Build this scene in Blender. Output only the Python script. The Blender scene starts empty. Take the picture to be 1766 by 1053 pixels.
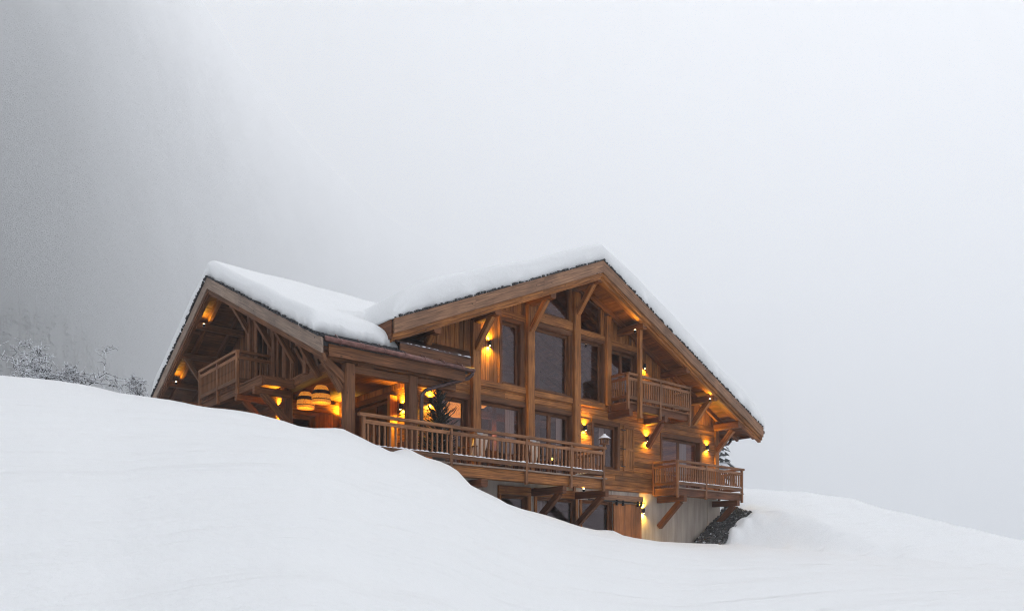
import bpy, math, random
import numpy as np
from mathutils import Vector, Matrix, noise as mnoise
random.seed(7); np.random.seed(7)
R = math.radians
S = bpy.context.scene
COL = S.collection

# ------------------------------------------------------------------ camera, sky, sun, exposure
# world axes: X along the front of the chalet, Y into it, eye at the origin
CA, CB = .6534, .757
cam = bpy.data.cameras.new('camera'); co = bpy.data.objects.new('camera', cam); COL.objects.link(co)
S.camera = co
co.location = (0, 0, 0); co.rotation_euler = (R(90), 0, -math.atan2(CA, CB))
cam.sensor_width = 36; cam.lens = 36 * 1283 / 1766; cam.shift_y = .2455
cam.clip_start = .05; cam.clip_end = 40000
S.view_settings.view_transform = 'Standard'; S.view_settings.look = 'None'; S.view_settings.gamma = 1
S.view_settings.exposure = 0.05
SUN_EL, SUN_AZ = R(48), R(105)     # soft light from the right of the picture
W = bpy.data.worlds.new('World'); S.world = W; W.use_nodes = True
nt = W.node_tree; nt.nodes.clear()
sky = nt.nodes.new('ShaderNodeTexSky'); sky.sky_type = 'NISHITA'; sky.sun_disc = False
sky.sun_elevation = SUN_EL; sky.sun_rotation = SUN_AZ; sky.dust_density = 4; sky.air_density = 1
hs = nt.nodes.new('ShaderNodeHueSaturation'); hs.inputs['Saturation'].default_value = .06
bg = nt.nodes.new('ShaderNodeBackground'); bg.inputs['Strength'].default_value = .11
bg2 = nt.nodes.new('ShaderNodeBackground'); bg2.inputs['Color'].default_value = (.885, .895, .915, 1); bg2.inputs['Strength'].default_value = .74
ads = nt.nodes.new('ShaderNodeAddShader')
wo = nt.nodes.new('ShaderNodeOutputWorld')
nt.links.new(sky.outputs[0], hs.inputs['Color']); nt.links.new(hs.outputs[0], bg.inputs[0])
# overcast dome: brighter overhead than towards the horizon
tcw = nt.nodes.new('ShaderNodeTexCoord'); sxw = nt.nodes.new('ShaderNodeSeparateXYZ'); mrw = nt.nodes.new('ShaderNodeMapRange')
nt.links.new(tcw.outputs['Generated'], sxw.inputs[0]); nt.links.new(sxw.outputs[2], mrw.inputs[0])
mrw.inputs[1].default_value = 0; mrw.inputs[2].default_value = 1; mrw.inputs[3].default_value = .52; mrw.inputs[4].default_value = 1.30
nt.links.new(mrw.outputs[0], bg2.inputs['Strength'])
nt.links.new(bg.outputs[0], ads.inputs[0]); nt.links.new(bg2.outputs[0], ads.inputs[1]); nt.links.new(ads.outputs[0], wo.inputs[0])
sl = bpy.data.lights.new('sun', 'SUN'); sl.energy = 2.0; sl.angle = R(30); sl.color = (1, .97, .93)
so = bpy.data.objects.new('sun', sl); COL.objects.link(so)
_d = Vector((math.cos(SUN_EL) * math.sin(SUN_AZ), math.cos(SUN_EL) * math.cos(SUN_AZ), math.sin(SUN_EL)))
so.rotation_euler = _d.to_track_quat('Z', 'Y').to_euler()
S.cycles.use_denoising = True; S.cycles.denoising_prefilter = 'NONE'; S.cycles.filter_width = 1.15
S.cycles.max_bounces = 8; S.cycles.diffuse_bounces = 3; S.cycles.glossy_bounces = 3
S.cycles.transparent_max_bounces = 12; S.cycles.volume_bounces = 6
S.cycles.sample_clamp_indirect = 6; S.cycles.sample_clamp_direct = 0
S.cycles.use_light_tree = True

# ------------------------------------------------------------------ materials
def mat(name):
    m = bpy.data.materials.new(name); m.use_nodes = True
    n = m.node_tree; return m, n, n.nodes['Principled BSDF']
def N(n, t, **k):
    x = n.nodes.new(t)
    for a, b in k.items(): setattr(x, a, b)
    return x
def ramp(n, src, stops):
    r = N(n, 'ShaderNodeValToRGB'); n.links.new(src, r.inputs[0])
    e = r.color_ramp.elements
    while len(e) < len(stops): e.new(.5)
    for el, (p, c) in zip(e, stops):
        el.position = p; el.color = (*c, 1) if len(c) == 3 else c
    return r
def mixc(n, fac, a, b, mode='MIX'):
    x = N(n, 'ShaderNodeMix', data_type='RGBA', blend_type=mode)
    if isinstance(fac, (int, float)): x.inputs[0].default_value = fac
    else: n.links.new(fac, x.inputs[0])
    for i, v in ((6, a), (7, b)):
        if isinstance(v, tuple): x.inputs[i].default_value = (*v, 1)
        else: n.links.new(v, x.inputs[i])
    return x.outputs[2]
def wood(name, dark, light, rough=.6, grey=0, knots=1.0, spread=.5):
    """planks and beams: grain runs along U (metres), each piece its own tone"""
    m, n, p = mat(name)
    uv = N(n, 'ShaderNodeUVMap'); mp = N(n, 'ShaderNodeMapping'); mp.inputs['Scale'].default_value = (1.3, 46, 1)
    n.links.new(uv.outputs[0], mp.inputs[0])
    g = N(n, 'ShaderNodeTexNoise'); g.inputs['Scale'].default_value = 1; g.inputs['Detail'].default_value = 5; g.inputs['Distortion'].default_value = .6
    n.links.new(mp.outputs[0], g.inputs['Vector'])
    c = ramp(n, g.outputs['Fac'], [(.30, tuple(x * .8 for x in dark)), (.5, tuple((a + b) / 2 for a, b in zip(dark, light))), (.70, tuple(x * 1.08 for x in light))]).outputs[0]
    geo = N(n, 'ShaderNodeNewGeometry')
    t = ramp(n, geo.outputs['Random Per Island'], [(0, (1 - spread,) * 3), (.5, (1, .97, .95)), (1, (1 + spread * .6, 1 + spread * .55, 1 + spread * .5))]).outputs[0]
    c = mixc(n, 1.0, c, t, 'MULTIPLY')
    # broad weathering
    b = N(n, 'ShaderNodeTexNoise'); b.inputs['Scale'].default_value = 1.1; b.inputs['Detail'].default_value = 3
    tc = N(n, 'ShaderNodeTexCoord'); n.links.new(tc.outputs['Object'], b.inputs['Vector'])
    bb = ramp(n, b.outputs['Fac'], [(.35, (.72, .70, .70)), (.65, (1.12, 1.1, 1.08))]).outputs[0]
    c = mixc(n, 1.0, c, bb, 'MULTIPLY')
    if grey:
        c = mixc(n, grey, c, (.30, .26, .24))
    # knots
    mk = N(n, 'ShaderNodeMapping'); mk.inputs['Scale'].default_value = (2.6, 7.5, 1); n.links.new(uv.outputs[0], mk.inputs[0])
    v = N(n, 'ShaderNodeTexVoronoi'); v.inputs['Scale'].default_value = 1.0; n.links.new(mk.outputs[0], v.inputs['Vector'])
    kf = ramp(n, v.outputs['Distance'], [(.05, (1, 1, 1)), (.13, (0, 0, 0))]).outputs[0]
    km = N(n, 'ShaderNodeMath', operation='MULTIPLY'); n.links.new(kf, km.inputs[0]); km.inputs[1].default_value = .8 * knots
    c = mixc(n, km.outputs[0], c, tuple(x * .25 for x in dark))
    n.links.new(c, p.inputs['Base Color']); p.inputs['Roughness'].default_value = rough
    p.inputs['Specular IOR Level'].default_value = .3
    bp = N(n, 'ShaderNodeBump'); bp.inputs['Strength'].default_value = .35; bp.inputs['Distance'].default_value = .006
    n.links.new(g.outputs['Fac'], bp.inputs['Height']); n.links.new(bp.outputs[0], p.inputs['Normal'])
    return m
M = {}
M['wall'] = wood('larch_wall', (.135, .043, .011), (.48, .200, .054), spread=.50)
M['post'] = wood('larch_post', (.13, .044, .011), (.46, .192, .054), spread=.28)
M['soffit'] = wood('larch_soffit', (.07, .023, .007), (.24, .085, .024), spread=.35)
M['barge'] = wood('weathered_barge', (.13, .062, .032), (.33, .18, .10), grey=.05, spread=.25)
M['grey'] = wood('grey_barge', (.14, .09, .062), (.34, .25, .185), grey=.25, spread=.35)
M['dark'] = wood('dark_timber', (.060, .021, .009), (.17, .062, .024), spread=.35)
M['rail'] = wood('rail_timber', (.11, .045, .019), (.31, .150, .072), spread=.5)
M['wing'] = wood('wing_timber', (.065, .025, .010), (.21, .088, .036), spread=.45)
M['frame'] = wood('window_frame', (.08, .030, .011), (.19, .076, .028), spread=.15, knots=.2)
M['door'] = wood('door_board', (.20, .075, .024), (.42, .17, .062), spread=.35, knots=.3)

def plain(name, col, rough=.5, metal=0, bump=0, bscale=30, var=0):
    m, n, p = mat(name)
    p.inputs['Base Color'].default_value = (*col, 1); p.inputs['Roughness'].default_value = rough; p.inputs['Metallic'].default_value = metal
    if bump or var:
        t = N(n, 'ShaderNodeTexNoise'); t.inputs['Scale'].default_value = bscale; t.inputs['Detail'].default_value = 4
        tc = N(n, 'ShaderNodeTexCoord'); n.links.new(tc.outputs['Object'], t.inputs['Vector'])
        if bump:
            b = N(n, 'ShaderNodeBump'); b.inputs['Strength'].default_value = bump; b.inputs['Distance'].default_value = .01
            n.links.new(t.outputs['Fac'], b.inputs['Height']); n.links.new(b.outputs[0], p.inputs['Normal'])
        if var:
            r = ramp(n, t.outputs['Fac'], [(.3, tuple(c * (1 - var) for c in col)), (.7, tuple(min(1, c * (1 + var)) for c in col))])
            n.links.new(r.outputs[0], p.inputs['Base Color'])
    return m
M['black'] = plain('black_metal', (.012, .012, .014), .35, .6)
M['shingle'] = plain('dark_shingle', (.035, .036, .04), .8, bump=.5, bscale=20, var=.5)
M['copper'] = plain('copper_gutter', (.17, .085, .075), .35, .7, var=.4, bscale=9)
M['pipe'] = plain('aged_pipe', (.07, .045, .045), .35, .7, var=.4, bscale=9)
M['rope'] = plain('rattan_dark', (.05, .032, .026), .8)
M['fur'] = plain('sheepskin', (.80, .66, .56), .95, bump=1, bscale=60, var=.12)
M['bark'] = plain('bark', (.016, .014, .013), .9, bump=.4, bscale=40)
M['needle'] = plain('spruce_needles', (.010, .016, .011), .75, var=.5, bscale=12)
M['curtain'] = plain('curtain', (.55, .53, .55), .9)
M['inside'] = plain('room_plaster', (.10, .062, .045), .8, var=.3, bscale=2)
M['pot'] = plain('pot', (.10, .09, .085), .7)

def concrete():
    m, n, p = mat('concrete')
    tc = N(n, 'ShaderNodeTexCoord'); mp = N(n, 'ShaderNodeMapping'); mp.inputs['Scale'].default_value = (3, 3, .5); n.links.new(tc.outputs['Object'], mp.inputs[0])
    a = N(n, 'ShaderNodeTexNoise'); a.inputs['Scale'].default_value = 1.2; a.inputs['Detail'].default_value = 6; n.links.new(mp.outputs[0], a.inputs['Vector'])
    c = ramp(n, a.outputs['Fac'], [(.3, (.30, .25, .215)), (.7, (.47, .41, .36))]).outputs[0]
    w = N(n, 'ShaderNodeTexWave', wave_type='BANDS', bands_direction='X'); w.inputs['Scale'].default_value = 2.2; w.inputs['Distortion'].default_value = .3
    n.links.new(tc.outputs['Object'], w.inputs['Vector'])
    l = ramp(n, w.outputs['Fac'], [(0, (.9, .9, .9)), (.06, (1, 1, 1))]).outputs[0]
    c = mixc(n, 1.0, c, l, 'MULTIPLY')
    n.links.new(c, p.inputs['Base Color']); p.inputs['Roughness'].default_value = .85
    b = N(n, 'ShaderNodeBump'); b.inputs['Strength'].default_value = .3; b.inputs['Distance'].default_value = .01
    f = N(n, 'ShaderNodeTexNoise'); f.inputs['Scale'].default_value = 25; n.links.new(tc.outputs['Object'], f.inputs['Vector'])
    n.links.new(f.outputs['Fac'], b.inputs['Height']); n.links.new(b.outputs[0], p.inputs['Normal'])
    return m
M['concrete'] = concrete()

def snow(name, streak=0, fine=.25, col=(.765, .775, .785)):
    m, n, p = mat(name)
    p.inputs['Base Color'].default_value = (*col, 1); p.inputs['Roughness'].default_value = .7
    p.inputs['Specular IOR Level'].default_value = .15
    tc = N(n, 'ShaderNodeTexCoord')
    a = N(n, 'ShaderNodeTexNoise'); a.inputs['Scale'].default_value = 9; a.inputs['Detail'].default_value = 7; a.inputs['Roughness'].default_value = .6
    n.links.new(tc.outputs['Object'], a.inputs['Vector'])
    b = N(n, 'ShaderNodeBump'); b.inputs['Strength'].default_value = fine; b.inputs['Distance'].default_value = .03
    n.links.new(a.outputs['Fac'], b.inputs['Height'])
    if streak:
        mp = N(n, 'ShaderNodeMapping'); mp.inputs['Rotation'].default_value = (0, 0, R(38)); mp.inputs['Scale'].default_value = (.16, 1.5, .3)
        n.links.new(tc.outputs['Object'], mp.inputs[0])
        s = N(n, 'ShaderNodeTexNoise'); s.inputs['Scale'].default_value = 1; s.inputs['Detail'].default_value = 5; s.inputs['Distortion'].default_value = .4
        n.links.new(mp.outputs[0], s.inputs['Vector'])
        b2 = N(n, 'ShaderNodeBump'); b2.inputs['Strength'].default_value = streak; b2.inputs['Distance'].default_value = .25
        n.links.new(s.outputs['Fac'], b2.inputs['Height']); n.links.new(b.outputs[0], b2.inputs['Normal'])
        n.links.new(b2.outputs[0], p.inputs['Normal'])
    else:
        n.links.new(b.outputs[0], p.inputs['Normal'])
    return m
M['snow'] = snow('snow_on_roof', fine=.6)
M['ground'] = snow('snow_field', streak=.8, fine=.6)
M['flake'] = snow('snow_on_branches', fine=.1, col=(.8, .82, .86))

def glass():
    m, n, p = mat('window_glass'); n.nodes.remove(p); out = n.nodes['Material Output']
    tr = N(n, 'ShaderNodeBsdfTransparent'); tr.inputs[0].default_value = (.78, .74, .72, 1)
    gl = N(n, 'ShaderNodeBsdfGlossy'); gl.inputs['Roughness'].default_value = .015; gl.inputs[0].default_value = (.98, .80, .84, 1)
    fr = N(n, 'ShaderNodeFresnel'); fr.inputs[0].default_value = 1.72
    tc = N(n, 'ShaderNodeTexCoord'); w = N(n, 'ShaderNodeTexNoise'); w.inputs['Scale'].default_value = .9; n.links.new(tc.outputs['Object'], w.inputs['Vector'])
    b = N(n, 'ShaderNodeBump'); b.inputs['Strength'].default_value = .08; b.inputs['Distance'].default_value = .1; n.links.new(w.outputs['Fac'], b.inputs['Height'])
    n.links.new(b.outputs[0], gl.inputs['Normal'])
    mx = N(n, 'ShaderNodeMixShader'); n.links.new(fr.outputs[0], mx.inputs[0]); n.links.new(tr.outputs[0], mx.inputs[1]); n.links.new(gl.outputs[0], mx.inputs[2])
    n.links.new(mx.outputs[0], out.inputs[0]); return m
M['glass'] = glass()
def emis(name, col, s):
    m, n, p = mat(name); p.inputs['Base Color'].default_value = (*col, 1)
    p.inputs['Emission Color'].default_value = (*col, 1); p.inputs['Emission Strength'].default_value = s; return m
M['bulb'] = emis('lit_bulb', (1, .72, .35), 14)
M['shade'] = None
def shade_mat(name, s):
    m, n, p = mat(name)
    tc = N(n, 'ShaderNodeTexCoord'); v = N(n, 'ShaderNodeTexVoronoi'); v.inputs['Scale'].default_value = 48; n.links.new(tc.outputs['Object'], v.inputs['Vector'])
    r = ramp(n, v.outputs['Distance'], [(.2, (.95, .36, .045)), (.7, (.42, .12, .014))])
    n.links.new(r.outputs[0], p.inputs['Base Color']); n.links.new(r.outputs[0], p.inputs['Emission Color']); p.inputs['Emission Strength'].default_value = s
    return m
M['shade'] = shade_mat('woven_shade_lit', .85)
M['shade2'] = shade_mat('woven_shade_room', 1.2)

# ------------------------------------------------------------------ mesh builder
class Fr:      # a vertical plane: a along it, n out of it, z up
    def __init__(s, o, ea, en): s.o, s.ea, s.en = Vector(o), Vector(ea), Vector(en)
    def __call__(s, a, n, z): return s.o + s.ea * a + s.en * n + Vector((0, 0, z))
FRONT = Fr((0, 18.3, 0), (1, 0, 0), (0, -1, 0))
XW = 9.1
SIDE = Fr((XW, 0, 0), (0, 1, 0), (-1, 0, 0))          # gable wall of the wing
PORCH = Fr((11.9, 0, 0), (0, 1, 0), (-1, 0, 0))       # wall inside the porch
BACK = Fr((0, 22.6, 0), (1, 0, 0), (0, -1, 0))        # porch end wall
class MB:
    def __init__(s): s.v = []; s.f = []; s.uv = []; s.sm = []
    def add(s, vs, fs, uvs=None, smooth=False):
        b = len(s.v); s.v += [tuple(x) for x in vs]
        for i, f in enumerate(fs):
            s.f.append(tuple(b + k for k in f)); s.sm.append(smooth)
            s.uv += (uvs[i] if uvs else [(0, 0)] * len(f))
    def hexa(s, P, long_axis=0):
        """P: 8 corners, index = i + 2j + 4k along three axes; grain along long_axis"""
        fs = [(0, 2, 3, 1), (4, 5, 7, 6), (0, 1, 5, 4), (2, 6, 7, 3), (0, 4, 6, 2), (1, 3, 7, 5)]
        P = [Vector(p) for p in P]
        ax = [(P[1] - P[0]), (P[2] - P[0]), (P[4] - P[0])]
        c = (ax[0].cross(ax[1])).dot(ax[2])
        if c < 0: fs = [f[::-1] for f in fs]
        L = ax[long_axis].normalized(); ou, ov = random.random() * 50, random.random() * 50
        oth = [(ax[i] - L * ax[i].dot(L)).normalized() for i in range(3) if i != long_axis]
        uvs = []
        for f in fs:
            uvs.append([(ou + (P[k] - P[0]).dot(L), ov + (P[k] - P[0]).dot(oth[0]) + .7 * (P[k] - P[0]).dot(oth[1])) for k in f])
        s.add(P, fs, uvs)
    def box(s, fr, a0, a1, n0, n1, z0, z1, long='a', z1b=None, z0b=None):
        if z1b is None: z1b = z1
        if z0b is None: z0b = z0
        P = []
        for k in (0, 1):
            for j in (0, 1):
                for i in (0, 1):
                    z = (z0, z0b)[i] if k == 0 else (z1, z1b)[i]
                    P.append(fr(a0 if i == 0 else a1, n0 if j == 0 else n1, z))
        s.hexa(P, {'a': 0, 'n': 1, 'z': 2}[long])
    def beam(s, p0, p1, w, h, ch=.12, up=(0, 0, 1), w1=None, h1=None):
        """timber from p0 to p1, centred, chamfered edges"""
        p0, p1 = Vector(p0), Vector(p1); d = (p1 - p0); L = d.length; d.normalize()
        u = Vector(up)
        if abs(u.dot(d)) > .98: u = Vector((0, 1, 0))
        sx = d.cross(u).normalized(); uy = sx.cross(d).normalized()
        c = min(w, h) * ch
        pr = [(-w / 2 + c, -h / 2), (w / 2 - c, -h / 2), (w / 2, -h / 2 + c), (w / 2, h / 2 - c), (w / 2 - c, h / 2), (-w / 2 + c, h / 2), (-w / 2, h / 2 - c), (-w / 2, -h / 2 + c)]
        per = [0]
        for i in range(8):
            a, b = pr[i], pr[(i + 1) % 8]; per.append(per[-1] + math.hypot(a[0] - b[0], a[1] - b[1]))
        vs = [p0 + sx * a + uy * b for a, b in pr] + [p1 + sx * a + uy * b for a, b in pr]
        fs = []; uvs = []; ou, ov = random.random() * 50, random.random() * 50
        for i in range(8):
            j = (i + 1) % 8; fs.append((i, j, j + 8, i + 8))
            uvs.append([(ou, ov + per[i]), (ou, ov + per[i + 1]), (ou + L, ov + per[i + 1]), (ou + L, ov + per[i])])
        fs.append(tuple(range(7, -1, -1))); fs.append(tuple(range(8, 16)))
        for e in (list(range(7, -1, -1)), list(range(8))): uvs.append([(ou + pr[k][0] * .3, ov + pr[k][1]) for k in e])
        s.add(vs, fs, uvs)
    def tube(s, pts, rad, seg=8, cap=True, smooth=True):
        pts = [Vector(p) for p in pts]
        if isinstance(rad, (int, float)): rad = [rad] * len(pts)
        vs = []; n = len(pts); prev = None
        for i, p in enumerate(pts):
            d = (pts[min(i + 1, n - 1)] - pts[max(i - 1, 0)]).normalized()
            if prev is None:
                u = Vector((0, 0, 1)) if abs(d.z) < .9 else Vector((1, 0, 0))
                a = d.cross(u).normalized()
            else:
                a = (prev - d * prev.dot(d)).normalized()
            prev = a; b = d.cross(a)
            for k in range(seg):
                t = 2 * math.pi * k / seg; vs.append(p + (a * math.cos(t) + b * math.sin(t)) * rad[i])
        fs = []
        for i in range(n - 1):
            for k in range(seg):
                l = (k + 1) % seg; fs.append((i * seg + k, i * seg + l, (i + 1) * seg + l, (i + 1) * seg + k))
        if cap: fs.append(tuple(range(seg - 1, -1, -1))); fs.append(tuple((n - 1) * seg + k for k in range(seg)))
        s.add(vs, fs, None, smooth)
    def blob(s, c, r, sub=(5, 7), jit=.15):
        c = Vector(c); vs = []; fs = []; a, b = sub
        rx, ry, rz = r if isinstance(r, tuple) else (r, r, r)
        vs.append(c + Vector((0, 0, rz)))
        for i in range(1, a):
            for j in range(b):
                th = math.pi * i / a; ph = 2 * math.pi * j / b; q = 1 + random.uniform(-jit, jit)
                vs.append(c + Vector((rx * math.sin(th) * math.cos(ph) * q, ry * math.sin(th) * math.sin(ph) * q, rz * math.cos(th) * q)))
        vs.append(c - Vector((0, 0, rz)))
        for j in range(b): fs.append((0, 1 + j, 1 + (j + 1) % b)); 
        for i in range(a - 2):
            for j in range(b):
                k = (j + 1) % b; fs.append((1 + i * b + j, 1 + (i + 1) * b + j, 1 + (i + 1) * b + k, 1 + i * b + k))
        e = len(vs) - 1
        for j in range(b): fs.append((1 + (a - 2) * b + j, e, 1 + (a - 2) * b + (j + 1) % b))
        s.add(vs, fs, None, True)
    def lathe(s, c, prof, seg=20):
        c = Vector(c); vs = []; fs = []
        for r, z in prof:
            for k in range(seg):
                t = 2 * math.pi * k / seg; vs.append(c + Vector((r * math.cos(t), r * math.sin(t), z)))
        for i in range(len(prof) - 1):
            for k in range(seg):
                l = (k + 1) % seg; fs.append((i * seg + k, i * seg + l, (i + 1) * seg + l, (i + 1) * seg + k))
        s.add(vs, fs, None, True)
    def build(s, name, m, parent=None, org=None):
        me = bpy.data.meshes.new(name)
        off = Vector(org) if org is not None else Vector((0, 0, 0))
        V = np.array(s.v, dtype=float) - np.array(off)
        me.from_pydata(V.tolist(), [], s.f)
        ul = me.uv_layers.new(name='UVMap'); ul.data.foreach_set('uv', np.array(s.uv, dtype=np.float32).ravel())
        me.polygons.foreach_set('use_smooth', s.sm)
        me.materials.append(m); me.validate(); me.update()
        o = bpy.data.objects.new(name, me); COL.objects.link(o)
        if parent is not None:
            o.parent = parent
            o.location = off - (parent_world(parent))
        else: o.location = off
        return o
def parent_world(p):
    v = Vector((0, 0, 0))
    while p is not None: v += p.location; p = p.parent
    return v
def tag(o, label=None, cat=None, group=None, kind=None):
    for k, v in (('label', label), ('category', cat), ('group', group), ('kind', kind)):
        if v: o[k] = v
    return o
def empty(name, loc):
    o = bpy.data.objects.new(name, None); COL.objects.link(o); o.location = loc; o.empty_display_size = .2; return o
def copy_at(o, loc, parent):
    c = o.copy(); COL.objects.link(c); c.parent = parent; c.location = loc; return c

# ------------------------------------------------------------------ snow field
DECK = 2.63
def az(px): return math.atan((px - 883) / 1283)
def pchip(xs, ys, x):
    xs = np.array(xs, float); ys = np.array(ys, float); h = np.diff(xs); d = np.diff(ys) / h
    m = np.zeros_like(ys); m[0] = d[0]; m[-1] = d[-1]
    for i in range(1, len(xs) - 1):
        if d[i - 1] * d[i] > 0:
            w1 = 2 * h[i] + h[i - 1]; w2 = h[i] + 2 * h[i - 1]; m[i] = (w1 + w2) / (w1 / d[i - 1] + w2 / d[i])
    i = np.clip(np.searchsorted(xs, x) - 1, 0, len(h) - 1); t = (x - xs[i]) / h[i]
    t = np.clip(t, 0, None)
    y = (2 * t**3 - 3 * t**2 + 1) * ys[i] + (t**3 - 2 * t**2 + t) * h[i] * m[i] + (-2 * t**3 + 3 * t**2) * ys[i + 1] + (t**3 - t**2) * h[i] * m[i + 1]
    return np.where(x > xs[-1], ys[-1] + m[-1] * (x - xs[-1]), y)
SIL = [(-250, 640), (0, 648), (100, 660), (200, 677), (290, 689), (345, 700), (400, 708), (440, 713), (490, 726), (515, 734.5), (540, 738), (560, 737.5), (578, 737), (592, 739), (610, 748), (625, 755), (640, 763), (660, 772), (672, 778), (678, 779), (686, 776.5), (695, 774.5), (708, 776), (720, 783), (735, 790), (760, 797), (775, 803), (790, 812), (812, 836), (830, 845), (860, 859), (875, 868), (900, 877), (930, 886), (1000, 908), (1030, 914.5), (1045, 914.5), (1058, 916), (1075, 925), (1103, 931), (1140, 934), (1190, 937), (1240, 938)]
HILL = [(1262, 842), (1285, 841), (1379, 848), (1478, 863), (1545, 882), (1611, 898), (1678, 912), (1766, 934), (1950, 970)]
def zr(py, f): return (960 - py) / 1283 * f
# ridge distance (depth along the view) and what lies beyond the ridge, per bearing
RD = [(-250, 20), (0, 20), (200, 19.6), (345, 17.6), (440, 16.8), (490, 16.4), (515, 16.4), (560, 16.8), (600, 17.6), (640, 18.7), (675, 19.0), (735, 19.5), (790, 20), (860, 20.8), (930, 22), (1000, 23.2), (1055, 24.3), (1103, 25.5), (1190, 27.5), (1240, 28.4)]
def ridge_f(px): return float(np.interp(px, [a for a, b in RD], [b for a, b in RD]))
def sil_py(px): return float(np.interp(px, [a for a, b in SIL], [b for a, b in SIL]))
SMO = {}
def sil_base(px):
    k = np.linspace(-150, 150, 61); w = np.exp(-(k / 70)**2); xs = [a for a, b in SIL]; ys = [b for a, b in SIL]
    return float((np.interp(px + k, xs, ys) * w).sum() / w.sum()) + 2
def column(px):
    """list of (depth, z) of the terrain along one bearing"""
    if px <= 1242:
        fr_ = ridge_f(px); z1 = zr(sil_base(px), fr_)
        P = []
        for x in (0, .12, .25, .4, .55, .7, .82, .92, 1.0): P.append((x * fr_, -1.6 * (1 - x)**2 + z1 * x))
        if px <= 265: P += [(fr_ + 3, z1 + .35), (fr_ + 8, z1 + .9), (40, z1 + 2.5), (80, z1 + 6), (140, z1 + 9)]
        elif px < 340: P += [(fr_ + 2, z1 + .05), (fr_ + 6, z1 - .1), (fr_ + 12, z1 + .2), (40, z1 + 1.2), (80, z1 + 5), (140, z1 + 9)]
        elif px < 625: P += [(fr_ + .6, min(z1, z1 + .0)), (fr_ + 1.4, min(z1 - .35, 2.35)), (fr_ + 3, 2.2), (fr_ + 12, 2.2), (40, 4.0), (80, 9), (140, 12)]
        elif px < 790: P += [(fr_ + .5, z1 - .05), (fr_ + 1.2, min(z1 - .5, 2.1)), (fr_ + 4, 1.6), (fr_ + 12, 2.2), (44, 4.0), (80, 9), (140, 12)]
        else:
            k = (px - 790) / 450
            P += [(fr_ + .7, z1 - .02), (fr_ + 1.8, max(z1 - .25, .15)), (fr_ + 3.2, max(z1 - .4, .1)), (fr_ + 8, 1.2 + .3 * k), (44, 4.0), (80, 7 - 10 * k), (140, 8 - 30 * k)]
        return P
    if px >= 1255:
        hs_ = float(np.interp(px, [a for a, b in HILL], [b for a, b in HILL])); zh = zr(hs_, 39)
        k = min(1, max(0, (px - 1300) / 260)); kk = k * k * (3 - 2 * k)
        zf = float(np.interp(px, [1255, 1300, 1400, 1500, 1600, 1766, 2000], [.48, .43, .24, .02, -.2, -.5, -.9])); ff = 29.3
        P = [(x * ff, -1.6 * (1 - x)**2 + zf * x) for x in (0, .12, .25, .4, .55, .7, .82, .92, 1.0)]
        lin = lambda f: zf + (zh - zf) * ((f - ff) / (39 - ff))
        tl = min(1.15, max(.3, (px - 1226) / 74)); fL, zL = 29 + tl * 2, .41 + 1.38 * tl; pit = [(fL, zL + .06), (fL + .5, zL + .08), (33.6, max(zf + 2.0, zL + .3)), (36, zh - .45)]
        for f, z in pit: P.append((f, z * (1 - kk) + lin(f) * kk))
        P += [(39, zh), (42, zh + .05), (50, zh - 1.2), (70, zh - 7), (140, zh - 30)]
        return P
PXS = [-900, -400, -250, -100, 0, 100, 200, 265, 300, 345, 400, 440, 490, 515, 540, 560, 578, 592, 610, 625, 640, 660, 672, 686, 695, 708, 720, 735, 760, 775, 790, 812, 830, 860, 875, 900, 930, 965, 1000, 1030, 1045, 1058, 1075, 1103, 1140, 1190, 1215, 1240, 1262, 1285, 1300, 1340, 1400, 1478, 1545, 1611, 1678, 1766, 1950, 2400]
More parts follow.
